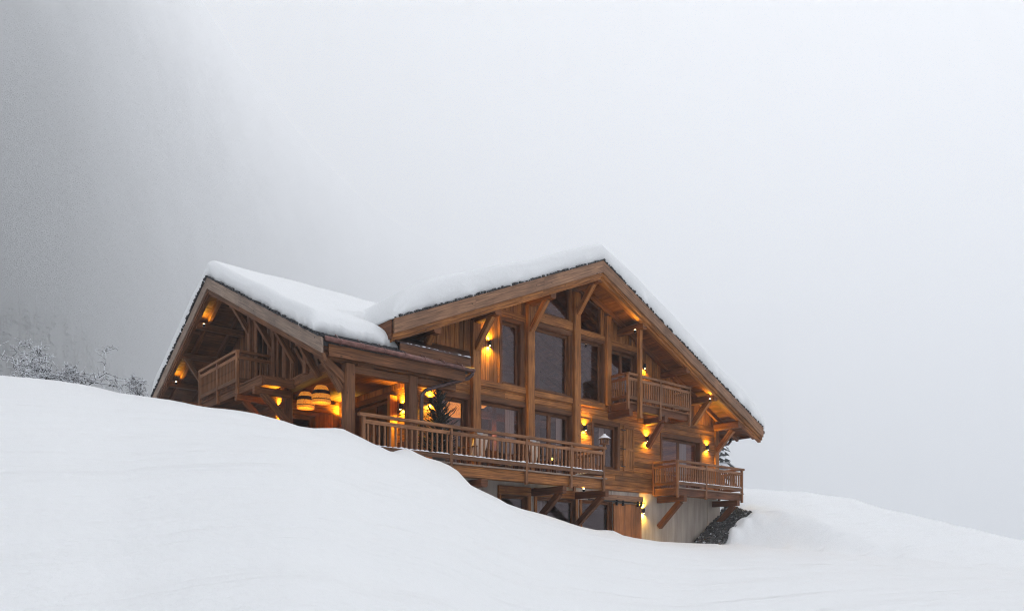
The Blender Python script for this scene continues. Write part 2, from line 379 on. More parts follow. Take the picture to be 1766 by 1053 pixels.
def terrain():
    rs = np.concatenate([np.linspace(.3, 12, 50), np.linspace(12.15, 45, 240), np.geomspace(45.6, 170, 40)])
    cols = []; angs = []
    for px in PXS:
        c = math.cos(az(px)); P = column(px if -250 <= px else -250) if px <= 1242 or px >= 1255 else None
        z = pchip([p[0] for p in P], [p[1] for p in P], rs * c); cols.append(z); angs.append(az(px))
    # beyond the frame: the same open slope carried round behind the eye
    L0, R0 = cols[0], cols[-1]
    back = lambda s: -1.6 + s * rs
    for a, prof in ((R(78), R0 * .6 + back(-.12) * .4), (R(110), back(-.14)), (R(150), back(-.16)), (R(180), back(-.12))):
        angs.append(a); cols.append(prof)
    for a, prof in ((R(-78), L0 * .6 + back(.1) * .4), (R(-110), back(.06)), (R(-150), back(-.04)), (R(-180), back(-.12))):
        angs.insert(0, a); cols.insert(0, prof)
    angs = np.array(angs); cols = np.array(cols)
    th = np.concatenate([np.arange(-180, -44, 3.0), np.linspace(-42, 42, 700), np.arange(45, 181, 3.0)]) * math.pi / 180
    Z = np.zeros((len(th), len(rs)))
    for j in range(len(rs)): Z[:, j] = pchip(angs, cols[:, j], th)
    # keep the crest line of the open slope true where the coarse bearings blur it
    for i, t in enumerate(th):
        if abs(t) > R(41.9): continue
        px = 883 + 1283 * math.tan(t)
        f = rs * math.cos(t)
        if px <= 1240:
            tgt = (960 - sil_py(px)) / 1283; fr_ = ridge_f(px); m = (f > 5) & (f < fr_ + 2)
        elif px >= 1285:
            tgt = (960 - float(np.interp(px, [a for a, b in HILL], [b for a, b in HILL]))) / 1283; fr_ = 39; m = (f > 30) & (f < 60)
        else: continue
        cur = (Z[i][m] / f[m]).max(); wgt = np.exp(-((f - fr_) / (2.6 if px <= 1240 else 7))**2)
        Z[i] += (tgt - cur) * f * wgt
    r2 = np.random.RandomState(3)
    V = []; F = []
    for i, t in enumerate(th):
        ct, st = math.cos(t), math.sin(t)
        for j, r in enumerate(rs):
            right, fwd = r * st, r * ct
            X, Y = CB * right + CA * fwd, -CA * right + CB * fwd
            n = mnoise.noise(Vector((X * .35 + Y * .1, Y * .9 - X * .55, 3.3))) * .035 + mnoise.noise(Vector((X * .12, Y * .12, 9.1))) * .10 + max(0, mnoise.noise(Vector((X * .10 + Y * .05, Y * .42 - X * .30, 2.2)))) * .32 * min(1, r / 14)
            w = min(1, r / 8) * (1 if r > 30 else .55)
            V.append((X, Y, Z[i, j] + n * w * .6))
    nr = len(rs)
    for i in range(len(th) - 1):
        for j in range(nr - 1): F.append((i * nr + j, (i + 1) * nr + j, (i + 1) * nr + j + 1, i * nr + j + 1))
    V.append((0, 0, -1.6)); c = len(V) - 1
    for i in range(len(th) - 1): F.append((c, (i + 1) * nr, i * nr))
    me = bpy.data.meshes.new('ground'); me.from_pydata(V, [], F); me.polygons.foreach_set('use_smooth', [True] * len(F))
    me.materials.append(M['ground']); me.update()
    o = bpy.data.objects.new('ground', me); COL.objects.link(o); tag(o, kind='structure')
    return th, rs, Z
TH, RS, ZG = terrain()
def ground_z(X, Y):
    right, fwd = CB * X - CA * Y, CA * X + CB * Y
    r = math.hypot(right, fwd); t = math.atan2(right, fwd)
    i = int(np.clip(np.searchsorted(TH, t), 1, len(TH) - 1)); j = int(np.clip(np.searchsorted(RS, r), 1, len(RS) - 1))
    a = (t - TH[i - 1]) / (TH[i] - TH[i - 1]); b = min(1, max(0, (r - RS[j - 1]) / (RS[j] - RS[j - 1])))
    return (ZG[i - 1, j - 1] * (1 - a) + ZG[i, j - 1] * a) * (1 - b) + (ZG[i - 1, j] * (1 - a) + ZG[i, j] * a) * b
def at(px, Y):
    u = (px - 883) / 1283; a, b = CB * u + CA, -CA * u + CB; f = Y / b
    return a * f, f
def at_f(px, f):
    u = (px - 883) / 1283; return (CB * u + CA) * f, (-CA * u + CB) * f

# ------------------------------------------------------------------ chalet
H = empty('chalet', (18.67, 18.3, 0)); tag(H, 'large timber alpine chalet with two snow-laden gables standing in deep snow', 'house')
def part(mb, name, m, parent=None, label=None):
    o = mb.build(name, M[m] if isinstance(m, str) else m, parent if parent is not None else H)
    if label: o['label'] = label
    return o
# roof planes
RX, RZ, SL = 18.67, 9.95, .447
def rm(X): return RZ - SL * abs(X - RX)
WY, WZ, SW = 24.8, 9.09, .465
def rw(Y): return WZ - SW * abs(Y - WY)
YF, YB = 16.95, 31.0       # main roof front / back edge
XL, XR = 10.5, 28.7        # main roof eaves
XB = 8.3                   # wing barge plane
WE, WF = 16.83, 31.2       # wing eaves

def segs(lo, hi, cuts):
    out = []; c = lo
    for a, b in sorted(cuts):
        if b <= c or a >= hi: continue
        if a > c: out.append((c, min(a, hi)))
        c = max(c, b)
    if c < hi: out.append((c, hi))
    return out
def planks_h(mb, fr, a0, a1, z0, z1, holes=(), step=.19, gap=.018, th=.035, jit=.008, back=.12, seglen=3.2):
    z = z0
    while z < z1 - .01:
        zt = min(z + step, z1)
        cuts = [(h[0], h[1]) for h in holes if h[2] < zt - .02 and h[3] > z + .02]
        for s0, s1 in segs(a0, a1, cuts):
            mb.box(fr, s0, s1, -back, 0, z, zt)
            x = s0
            while x < s1 - .01:
                e = min(s1, x + seglen * random.uniform(.6, 1.3))
                if s1 - e < .5: e = s1
                j = random.uniform(-jit, jit)
                mb.box(fr, x + .002, e - .002, .001, th + j, z + gap / 2, zt - gap / 2); x = e
        z = zt
def planks_v(mb, fr, a0, a1, zb, ztop, holes=(), step=.17, gap=.014, th=.03, jit=.007, back=.12):
    """zb number, ztop function(a) or number"""
    zt = ztop if callable(ztop) else (lambda a: ztop)
    a = a0
    while a < a1 - .01:
        e = min(a + step, a1)
        if a < RX < e and callable(ztop) and fr is FRONT: e = RX
        mid = (a + e) / 2; top = min(zt(a), zt(e))
        cuts = [(h[2], h[3]) for h in holes if h[0] < mid < h[1]]
        for s0, s1 in segs(zb, top, cuts):
            last = abs(s1 - top) < 1e-6
            ta, tb = (zt(a), zt(e)) if last else (s1, s1)
            mb.box(fr, a, e, -back, 0, s0, ta, 'z', z1b=tb)
            j = random.uniform(-jit, jit)
            mb.box(fr, a + gap / 2, e - gap / 2, .001, th + j, s0 + .001, ta - .002, 'z', z1b=tb - .002)
        a = e

# openings on the front wall  (a0, a1, z0, z1)
W_UP = [(15.34, 16.14, 5.56, 7.62), (16.66, 18.44, 5.56, 7.70), (18.87, 20.12, 5.56, 7.74), (20.55, 22.0, 5.58, 7.64)]
W_LO = [(12.95, 13.95, 2.66, 4.86), (14.48, 16.27, 2.66, 4.92), (16.66, 18.49, 2.66, 4.92), (19.62, 20.92, 3.2, 4.82), (23.55, 26.05, 2.66, 4.74)]
W_BA = [(15.30, 16.45, -.1, 2.02), (16.85, 18.72, -.1, 2.02), (19.0, 20.62, -.1, 2.03)]
zs = lambda a: rm(a) - .30
# main front wall -------------------------------------------------
mb = MB()
planks_h(mb, FRONT, 11.9, 27.30, 2.45, 5.50, W_LO)
part(mb, 'lower_wall', 'wall')
mb = MB()
up_holes = W_UP + [(17.0, 18.46, 8.2, 99), (18.87, 20.05, 8.02, 99)]
planks_v(mb, FRONT, 10.75, 27.30, 5.5, zs, up_holes)
part(mb, 'upper_wall', 'wall')
# triangular glass in the gable
def poly_pane(fr, pts, n=-.05):
    m_ = MB(); m_.add([fr(a, n, z) for a, z in pts], [tuple(range(len(pts)))]); return m_
def window(fr, a0, a1, z0, z1, leaves=1, fw=.09, depth=.10, trim=True, curtain=None, out=.035, parent=None, mt='frame'):
    """outer trim, recessed sash frames, glass; returns the frame part"""
    f = MB()
    if trim:
        tw = .11
        f.box(fr, a0 - tw, a1 + tw, out, out + .03, z1, z1 + .15)
        f.box(fr, a0 - tw, a0, out, out + .025, z0, z1, 'z'); f.box(fr, a1, a1 + tw, out, out + .025, z0, z1, 'z')
    # reveal
    f.box(fr, a0, a0 + .02, -.16, out, z0, z1, 'z'); f.box(fr, a1 - .02, a1, -.16, out, z0, z1, 'z')
    f.box(fr, a0 + .02, a1 - .02, -.16, out, z1 - .02, z1); f.box(fr, a0 + .02, a1 - .02, -.16, out + .03, z0, z0 + .03)
    w = part(f, 'window', mt, parent)
    b0, b1, c0, c1 = a0 + .02, a1 - .02, z0 + .03, z1 - .02
    n0, n1 = -depth - .06, -depth
    for i in range(leaves):
        x0 = b0 + (b1 - b0) * i / leaves; x1 = b0 + (b1 - b0) * (i + 1) / leaves
        s = MB(); k = .035 * (i % 2)
        s.box(fr, x0, x0 + fw, n0 - k, n1 - k, c0, c1, 'z'); s.box(fr, x1 - fw, x1, n0 - k, n1 - k, c0, c1, 'z')
        s.box(fr, x0 + fw, x1 - fw, n0 - k, n1 - k, c1 - fw, c1); s.box(fr, x0 + fw, x1 - fw, n0 - k, n1 - k, c0, c0 + fw)
        part(s, 'sash', mt, w)
        g = MB(); gq = [fr(a_, n0 - k + .03, z_) for a_, z_ in ((x0 + fw - .005, c0 + fw - .005), (x1 - fw + .005, c0 + fw - .005), (x1 - fw + .005, c1 - fw + .005), (x0 + fw - .005, c1 - fw + .005))]
        g.add(gq, [(0, 1, 2, 3) if (gq[1] - gq[0]).cross(gq[3] - gq[0]).dot(fr.en) > 0 else (3, 2, 1, 0)]); part(g, 'pane', 'glass', w)
    if curtain:
        for (q0, q1) in curtain:
            c = MB(); xs = np.linspace(b0 + (b1 - b0) * q0, b0 + (b1 - b0) * q1, 40)
            vs = []; fs = []
            for i, x in enumerate(xs):
                n = -.30 + .035 * math.sin(i * 1.35) + .01 * math.sin(i * .7)
                vs += [fr(x, n, c0 + .02), fr(x, n, c1)]
            for i in range(39): fs.append((2 * i, 2 * i + 2, 2 * i + 3, 2 * i + 1))
            c.add(vs, fs, None, True); part(c, 'curtain', 'curtain', w)
    return w
window(FRONT, *W_UP[0]); window(FRONT, *W_UP[1]); window(FRONT, *W_UP[2]); window(FRONT, *W_UP[3], leaves=2)
window(FRONT, *W_LO[0], curtain=[(0, .12)]); window(FRONT, *W_LO[1], curtain=[(.72, .92)]); window(FRONT, *W_LO[2], leaves=2, curtain=[(.78, .93)])
window(FRONT, *W_LO[3], curtain=[(.5, .68)]); window(FRONT, *W_LO[4], leaves=2, curtain=[(.55, .8)])
for i, w_ in enumerate(W_BA): window(FRONT, *w_, trim=False, curtain=[(.05, .4)] if i == 1 else None)
for pts in ([(17.0, 8.2), (18.44, 8.2), (18.44, zs(18.44) - .05), (17.0, zs(17.0) - .05)], [(18.90, 8.02), (20.03, 8.02), (20.03, zs(20.03) - .05), (18.90, zs(18.90) - .05)]):
    f = MB(); n = len(pts)
    for i in range(n):
        (a, z), (b, y) = pts[i], pts[(i + 1) % n]
        f.beam(FRONT(a, -.06, z), FRONT(b, -.06, y), .10, .12, .08)
    w = part(f, 'gable_window', 'frame')
    part(poly_pane(FRONT, pts), 'pane', 'glass', w)
# structural timbers on the front
def P(name, m, fn, parent=None, label=None):
    mb = MB(); fn(mb); return part(mb, name, m, parent, label)
def post_front(a, z0, z1, w=.28, out=.16): 
    P('post', 'post', lambda q: q.beam(FRONT(a, out - .09, z0), FRONT(a, out - .09, z1), w, .26, .06, up=(0, 1, 0)))
for a, z0, z1 in ((14.2, DECK, 7.30), (16.48, DECK, 8.28), (18.67, DECK, 9.2), (20.30, 5.5, rm(20.3) - .5)): post_front(a, z0, z1, .30 if a < 20 else .24)
def hbeam(a0, a1, z0, z1, out=.10, m='post', name='beam'):
    P(name, m, lambda q: q.box(FRONT, a0, a1, .03, out, z0, z1))
hbeam(14.36, 16.32, 5.36, 5.55); hbeam(16.64, 18.51, 5.34, 5.53); hbeam(18.83, 20.17, 5.36, 5.55)
hbeam(16.64, 18.51, 7.86, 8.16); hbeam(18.83, 20.17, 7.84, 8.0, .09); hbeam(15.2, 16.32, 7.72, 7.92, .08); hbeam(20.43, 22.2, 7.74, 7.92)
hbeam(11.9, 27.2, 2.45, 2.62, .07, 'wall'); 
# corner boards at the right end
P('corner_post', 'post', lambda q: (q.box(FRONT, 27.10, 27.36, .03, .09, 2.5, 5.7, 'z')))
# right flank of the house
RIGHT = Fr((27.3, 0, 0), (0, 1, 0), (1, 0, 0))
mb = MB(); planks_h(mb, RIGHT, 18.42, 30, 2.5, 5.85); part(mb, 'flank_wall', 'wall')
REAR = Fr((0, 30.0, 0), (1, 0, 0), (0, 1, 0))
mb = MB(); planks_h(mb, REAR, XW, 27.3, 1.5, 6.0, step=.4); planks_v(mb, REAR, XW + 2, 27.3, 6.0, zs, step=.4); part(mb, 'rear_wall', 'wall')
# concrete basement
mb = MB()
for s0, s1 in ((11.9, 15.3), (16.45, 16.85), (18.72, 19.0), (20.62, 27.5)):
    mb.box(FRONT, s0, s1, -.25, 0 if s0 < 20.5 else .012, -1.0, 2.02)
mb.box(FRONT, 11.9, 20.62, -.25, 0, 2.02, 2.44); mb.box(FRONT, 20.62, 27.5, -.25, .012, 2.0201, 2.44)
mb.box(RIGHT, 18.56, 30, -.25, .15, -1.0, 2.49)
mb.box(FRONT, 26.62, 27.5, .012, .045, -1.0, 2.44)
part(mb, 'basement_wall', 'concrete')
# basement timber: lintels, jambs, sliding barn door
P('lintel', 'post', lambda q: (q.box(FRONT, 15.18, 16.58, .0, .07, 2.03, 2.30)))
P('lintel', 'post', lambda q: (q.box(FRONT, 16.75, 18.82, .0, .07, 2.03, 2.30)))
for a_, b_ in ((15.18, 15.29), (16.45, 16.58), (16.75, 16.86), (18.70, 18.82), (18.92, 19.02)): P('jamb', 'post', lambda q: q.box(FRONT, a_, b_, 0, .06, -.5, 2.03, 'z'))
P('lintel', 'barge', lambda q: q.box(FRONT, 19.3, 22.24, .03, .16, 2.08, 2.28), label='rough-sawn lintel over the sliding door')
bd = MB(); x = 20.62
while x < 22.2:
    e = min(x + .135, 22.2); bd.box(FRONT, x + .003, e - .003, .08, .115 + random.uniform(0, .008), -.3, 1.97, 'z'); x = e
barn = part(bd, 'sliding_door', 'door')
rl = MB(); rl.box(FRONT, 19.2, 22.32, .165, .18, 2.02, 2.06)
for x in (20.7, 21.05, 21.9, 22.1): rl.box(FRONT, x, x + .06, .12, .2, 1.9, 2.1, 'z')
part(rl, 'door_rail', 'black')
# shutter beside the right-hand window
sh = MB(); sh.box(FRONT, 21.20, 21.27, .05, .09, 3.2, 4.88, 'z'); sh.box(FRONT, 21.74, 21.81, .05, .09, 3.2, 4.88, 'z')
for z0, z1 in ((3.2, 3.3), (3.98, 4.08), (4.78, 4.88)): sh.box(FRONT, 21.27, 21.74, .05, .088, z0, z1)
for x in np.linspace(21.27, 21.74, 5)[:-1]: sh.box(FRONT, x + .003, x + .112, .045, .07, 3.3, 4.78, 'z')
shut = part(sh, 'shutter', 'post')
hb = MB(); 
for z0 in (3.35, 4.0, 4.7): hb.box(FRONT, 21.02, 21.30, .092, .104, z0, z0 + .035)
part(hb, 'hinge', 'black', shut)

# ---------------- interior (dark rooms behind the glass)
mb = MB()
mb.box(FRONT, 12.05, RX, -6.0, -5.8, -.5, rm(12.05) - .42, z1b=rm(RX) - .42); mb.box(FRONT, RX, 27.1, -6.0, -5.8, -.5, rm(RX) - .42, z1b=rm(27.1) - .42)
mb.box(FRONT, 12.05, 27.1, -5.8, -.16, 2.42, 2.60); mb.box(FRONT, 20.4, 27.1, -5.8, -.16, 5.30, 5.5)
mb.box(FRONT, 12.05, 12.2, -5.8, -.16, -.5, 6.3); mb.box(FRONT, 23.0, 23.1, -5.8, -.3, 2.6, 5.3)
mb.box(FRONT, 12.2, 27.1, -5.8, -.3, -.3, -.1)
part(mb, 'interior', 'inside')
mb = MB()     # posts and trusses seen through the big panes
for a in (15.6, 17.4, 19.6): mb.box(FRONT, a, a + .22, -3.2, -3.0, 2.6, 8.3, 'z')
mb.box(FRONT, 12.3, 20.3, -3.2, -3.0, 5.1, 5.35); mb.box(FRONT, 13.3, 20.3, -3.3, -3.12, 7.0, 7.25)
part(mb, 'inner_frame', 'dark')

# ---------------- main roof
roof = empty('roof', (0, 0, 0)); roof.parent = H; roof.location = Vector((18.67, 20, 8)) - Vector((18.67, 18.3, 0))
def slope_box(q, x0, x1, y0, y1, d0, d1, long='n'):
    """slab following the main roof between depths d0 (upper) and d1 below the roof surface"""
    q.box(Fr((0, 0, 0), (1, 0, 0), (0, 1, 0)), x0, x1, y0, y1, rm(x0) - d1, rm(x0) - d0, long, z1b=rm(x1) - d0, z0b=rm(x1) - d1)
FP = Fr((0, 0, 0), (1, 0, 0), (0, 1, 0))
mb = MB()
slope_box(mb, XL, RX, YF + .06, YB, 0, .24); slope_box(mb, RX, XR, YF + .06, YB, 0, .24)
part(mb, 'roof_deck', 'shingle', roof)
mb = MB()
for lo, hi in ((XL + .05, RX), (RX, XR - .05)):
    x = lo
    while x < hi - .01:
        e = min(x + .16, hi); j = random.uniform(0, .006)
        slope_box(mb, x + .004, e - .004, YF + .06, YB, .241, .265 + j); x = e
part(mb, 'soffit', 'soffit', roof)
mb = MB()
y = YF + .42
while y < YB:
    for a, b in ((XL + .1, RX - .02), (RX + .02, XR - .02)):
        if y > 20 and a < RX: continue
        mb.beam((a, y, rm(a) - .36), (b, y, rm(b) - .36), .11, .17, .05)
    y += .78
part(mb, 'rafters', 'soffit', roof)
# purlins with shaped ends, and their knee braces
def purlin_main(X, y1=18.5, dz=.60, brace=True, wall_a=None, s=.26):
    q = MB(); z = rm(X) - dz
    q.beam((X, YF + .12, z), (X, y1, z), .24, s, .14)
    p = part(q, 'purlin', 'soffit', roof)
    if brace:
        q = MB(); q.beam((X, YF + .42, z - .08), (X, 18.12, z - .92), .17, .19, .08, up=(0, 1, 1)); part(q, 'brace', 'post', roof)
purlin_main(12.0, brace=True); purlin_main(14.2); purlin_main(16.48); purlin_main(RX, dz=.55); purlin_main(21.03, brace=False)
purlin_main(23.60, brace=False); purlin_main(25.42); 
q = MB(); q.beam((27.15, YF + .12, rm(27.15) - .68), (27.15, 30.6, rm(27.15) - .68), .26, .28, .14); part(q, 'purlin', 'soffit', roof)
q = MB(); q.beam((27.2, YF + .5, 5.28), (27.2, 18.2, 4.5), .18, .20, .08, up=(0, 1, 1)); part(q, 'brace', 'post', roof)
# barge boards
def barge_main(x0, x1):
    q = MB(); n = max(1, round(abs(x1 - x0) / 3.1)); xs = np.linspace(x0, x1, n + 1)
    for a, b in zip(xs[:-1], xs[1:]):
        q.box(FP, a + .001, b - .001, YF - .03, YF + .028, rm(a) - .38, rm(a) + .01, 'a', z1b=rm(b) + .01, z0b=rm(b) - .38)
    part(q, 'barge_board', 'barge', roof)
    q = MB()
    for a, b in zip(xs[:-1], xs[1:]):
        q.box(FP, a + .001, b - .001, YF + .03, YF + .13, rm(a) - .50, rm(a) - .381, 'a', z1b=rm(b) - .381, z0b=rm(b) - .50)
        q.box(FP, a + .001, b - .001, YF + .10, YF + .24, rm(a) - .585, rm(a) - .501, 'a', z1b=rm(b) - .501, z0b=rm(b) - .585)
    part(q, 'barge_moulding', 'post', roof)
barge_main(XL, RX); barge_main(RX, XR)
q = MB(); q.box(Fr((XL, 0, 0), (0, 1, 0), (-1, 0, 0)), YF + .07, 19.5, 0, .05, rm(XL) - .5, rm(XL)); part(q, 'fascia', 'dark', roof)
q = MB(); q.box(Fr((XR, 0, 0), (0, 1, 0), (1, 0, 0)), YF + .07, YB, 0, .04, rm(XR) - .34, rm(XR) - .02); part(q, 'fascia', 'dark', roof)
q = MB(); q.tube([(XR + .12, YF + .02, rm(XR) - .16), (XR + .12, YB, rm(XR) - .22)], .075, 10); part(q, 'gutter', 'pipe', roof)
q = MB(); q.tube([(28.72, 18.5, 5.35), (28.66, 18.5, 5.08), (28.5, 18.5, 4.95), (28.0, 18.5, 4.84), (27.62, 18.5, 4.76), (27.5, 18.5, 4.66), (27.46, 18.5, 4.5), (27.46, 18.5, 2.6)], .06, 10); part(q, 'downpipe', 'pipe', roof)
# shingle course showing along the verge, ragged
def verge(pts, nrm, name='shingles', parent=roof, step=.075):
    q = MB(); 
    for (p0, p1) in pts:
        p0, p1 = Vector(p0), Vector(p1); L = (p1 - p0).length; n = int(L / step); d = (p1 - p0) / L
        for i in range(n):
            c = p0 + d * (i + .5) * step
            if random.random() < .1: continue
            h = random.uniform(.03, .075); w = step * random.uniform(.6, .98)
            o_ = Vector(nrm) * random.uniform(0, .05)
            q.beam(c - d * w / 2 + o_ + Vector((0, 0, .012 + h / 2)), c + d * w / 2 + o_ + Vector((0, 0, .012 + h / 2)), .16, h, .1)
    part(q, name, 'shingle', parent)
verge([((XL, YF + .06, rm(XL)), (RX, YF + .06, RZ)), ((RX, YF + .06, RZ), (XR, YF + .06, rm(XR)))], (0, -1, 0))

# ---------------- wing roof
wroof = empty('wing_roof', (0, 0, 0)); wroof.parent = H; wroof.location = Vector((8.3, 24.8, 8)) - Vector((18.67, 18.3, 0))
def meetX(Y):   # where the wing roof disappears into the main roof
    return max(10.3, RX - (RZ - rw(Y)) / SL)
def wslab(q, y0, y1, d0, d1, n=1, x0=XB + .06, xfun=None):
    ys = np.linspace(y0, y1, n + 1)
    for a, b in zip(ys[:-1], ys[1:]):
        xa, xb = (xfun(a), xfun(b)) if xfun else (meetX(a) + .4, meetX(b) + .4)
        Pn = [(x0, a, rw(a) - d1), (xa, a, rw(a) - d1), (x0, b, rw(b) - d1), (xb, b, rw(b) - d1), (x0, a, rw(a) - d0), (xa, a, rw(a) - d0), (x0, b, rw(b) - d0), (xb, b, rw(b) - d0)]
        q.hexa(Pn, 0)
q = MB()
wslab(q, WE, 18.24, 0, .2, 1, xfun=lambda y: 12.85 + (y - WE) * .81)
wslab(q, 18.24, WY, 0, .2, 6); wslab(q, WY, WF, 0, .2, 6)
part(q, 'roof_deck', 'shingle', wroof)
q = MB(); y = WE + .02
while y < WF - .02:
    e = min(y + .16, WF); 
    if y < WY < e: e = WY
    xf = (lambda v: 12.75) if e < 18.3 else (lambda v: 9.3) if e < 23.1 else (lambda v: 10.2)
    wslab(q, y + .004, e - .004, .201, .225 + random.uniform(0, .006), 1, xfun=xf); y = e
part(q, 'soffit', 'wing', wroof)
q = MB()
for x in (8.85, 9.7):
    for a, b in ((WE + .1, WY), (WY, WF - .1)):
        if x > 9 and a < WY: continue
        q.beam((x, a, rw(a) - .32), (x, b, rw(b) - .32), .12, .18, .05, up=(0, 0, 1))
part(q, 'rafter', 'wing', wroof)
for Y in (17.15, 18.4, 19.9, 21.4, 23.1, WY, 26.3, 27.8, 29.4):
    z = rw(Y) - .48
    q = MB(); q.beam((XB + .14, Y, z), ((XW + .1 if Y < 23 else 10.15) if Y > 17.2 else 12.6, Y, z), .2, .22, .16); part(q, 'purlin', 'wing', wroof)
    if Y not in (WY, 26.3, 29.4):
        q = MB(); q.beam((XB + .22, Y, z - .02), (XW - .02, Y, z - .84), .13, .16, .08, up=(1, 0, 1)); part(q, 'brace', 'wing', wroof)
def barge_wing(y0, y1):
    n = 3; ys = np.linspace(y0, y1, n + 1); G = Fr((0, 0, 0), (0, 1, 0), (1, 0, 0))
    q = MB(); 
    for a, b in zip(ys[:-1], ys[1:]): q.box(G, a + .001, b - .001, XB, XB + .055, rw(a) - .36, rw(a) + .01, 'a', z1b=rw(b) + .01, z0b=rw(b) - .36)
    part(q, 'barge_board', 'grey', wroof)
    q = MB()
    for a, b in zip(ys[:-1], ys[1:]):
        q.box(G, a + .001, b - .001, XB + .03, XB + .12, rw(a) - .47, rw(a) - .361, 'a', z1b=rw(b) - .361, z0b=rw(b) - .47)
        q.box(G, a + .001, b - .001, XB + .06, XB + .17, rw(a) - .53, rw(a) - .471, 'a', z1b=rw(b) - .471, z0b=rw(b) - .53)
    part(q, 'barge_moulding', 'wing', wroof)
barge_wing(WE - .12, WY); barge_wing(WY, WF)
verge([((XB + .06, WE, rw(WE)), (XB + .06, WY, WZ)), ((XB + .06, WY, WZ), (XB + .06, WF, rw(WF)))], (-1, 0, 0), parent=wroof)
q = MB()    # shingle butts along the eave
for row in range(7):
    x = XB + .02
    while x < 10.6:
        w = random.uniform(.10, .2); y = WE + .02 + row * .2
        q.box(FP, x, x + w - .008, y - .06, y + .18, rw(y) + .004 + random.uniform(0, .02), rw(y) + .05 + random.uniform(0, .03), 'a'); x += w
part(q, 'shingles', 'shingle', wroof)
q = MB(); q.box(FP, XB + .25, 12.75, WE - .03, WE + .03, rw(WE) - .42, rw(WE) - .14); part(q, 'fascia', 'wing', wroof)
q = MB(); q.box(FP, 10.62, 12.93, WE - .01, WE + .03, rw(WE) - .13, rw(WE) + .27); q.box(Fr((12.93, 0, 0), (0, 1, 0), (1, 0, 0)), WE - .01, WE + .5, -.001, .03, rw(WE) - .13, rw(WE) + .27, z1b=rw(WE + .5) + .27); part(q, 'eave_board', 'wing', wroof)
q = MB(); wslab(q, WE - .03, 18.24, -.31, -.27, 1, x0=10.6, xfun=lambda y: 12.96 + (y - WE) * .75); part(q, 'flashing', 'pipe', wroof)
q = MB()
for k in range(26):
    x = random.uniform(10.8, 12.95); q.blob((x, WE + random.uniform(-.02, .05), rw(WE) + .30), (random.uniform(.02, .09), .04, .018), (4, 6))
part(q, 'snow_crumbs', 'flake', wroof)
gz = rw(WE) - .03
q = MB(); q.tube([(XB + .1, WE - .12, gz - .02), (10.5, WE - .12, gz - .04), (13.0, WE - .12, gz - .06)], .068, 12)
part(q, 'gutter', 'copper', wroof)
q = MB()
for x in np.arange(XB + .5, 12.9, .62):
    q.beam((x, WE - .20, gz - .04), (x, WE + .12, gz + .2), .03, .012, .1)
    q.tube([(x, WE - .12, gz - .03), (x + .035, WE - .12, gz - .03)], .076, 12)
part(q, 'gutter_bracket', 'copper', wroof)
q = MB(); dp = [(12.95, WE - .12, gz - .06), (12.95, WE - .10, 5.18), (12.88, WE - .02, 5.08), (12.7, WE + .04, 5.01), (11.75, 16.95, 4.66), (11.52, 16.97, 4.56), (11.42, 16.98, 4.44), (11.39, 16.98, 4.3), (11.39, 16.98, 2.7)]
q.tube(dp, .055, 10); part(q, 'downpipe', 'pipe', wroof)

# ---------------- roof snow
def q1(d, r): d = max(0., min(d, r)) / r; return math.sqrt(max(0, 1 - (1 - d)**2))
def snow_shell(name, us, ws, pos, base, thick, parent, label):
    """grid over (u,w): top surface = base + thick, skirt closes to the base"""
    q = MB(); nu, nw = len(us), len(ws); vs = []; fs = []
    for u in us:
        for w in ws:
            x, y = pos(u, w); vs.append((x, y, base(x, y) + thick(x, y, u, w)))
    for u in us:
        for w in ws:
            x, y = pos(u, w); vs.append((x, y, base(x, y) + .012))
    B = nu * nw
    for i in range(nu - 1):
        for j in range(nw - 1):
            a = i * nw + j; fs.append((a, a + nw, a + nw + 1, a + 1)); fs.append((B + a, B + a + 1, B + a + nw + 1, B + a + nw))
    for i in range(nu - 1):
        a = i * nw; fs.append((a, B + a, B + a + nw, a + nw)); a = i * nw + nw - 1; fs.append((a, a + nw, B + a + nw, B + a))
    for j in range(nw - 1):
        a = j; fs.append((a, a + 1, B + a + 1, B + a)); a = (nu - 1) * nw + j; fs.append((a, B + a, B + a + 1, a + 1))
    q.add(vs, fs, None, True); return part(q, name, 'snow', parent, label)
def edged(lo, hi, e0=True, e1=True, step=.14):
    m = list(np.arange(lo + .6, hi - .6, step)); e = [0, .012, .03, .06, .1, .15, .21, .28, .36, .46]
    return [lo + x for x in e] + m + [hi - x for x in reversed(e)]
def nz(x, y, s, z=0): return mnoise.noise(Vector((x * s, y * s, z)))
def ragged(x, y): return nz(x, y, 6.5, 4) * .022 + nz(x, y, 2.2, 7) * .03
def main_thick(x, y, u, w):
    T = (.62 + .26 * min(1, max(0, (RX - x) / 8)) if x < RX else .66 + .22 * min(1, (x - RX) / 2)) + .07 * nz(x, y, .6, 1) + .012 * nz(x, y, 4, 5)
    T += .05 * math.exp(-((x - RX) / 1.1)**2)
    d1 = y - YF; d2 = YB - y; d3 = x - XL; d4 = XR + .1 - x
    e = q1(d1, .26) * q1(d2, .4) * q1(d4, .3)
    return max(.02, T * (.5 + .5 * e) * (.12 + .88 * q1(d3 + .05, 1.5)))
def main_base(x, y):
    k = .35; d = abs(x - RX); dd = math.sqrt(d * d + k * k) - k * .35
    return RZ - SL * d if d > 1.5 else RZ - SL * max(0, min(d, dd))
us = edged(YF + .02, YB); ws = edged(XL - .05, XR + .10)
def main_pos(u, w): 
    y = u
    if u < YF + .3: y = u + (ragged(w, 1.0) - .03) * (1 - (u - YF) / .3)
    return w, y
snow_shell('snow', us, ws, main_pos, lambda x, y: rm(x), main_thick, roof, 'thick rounded blanket of snow on the main roof')
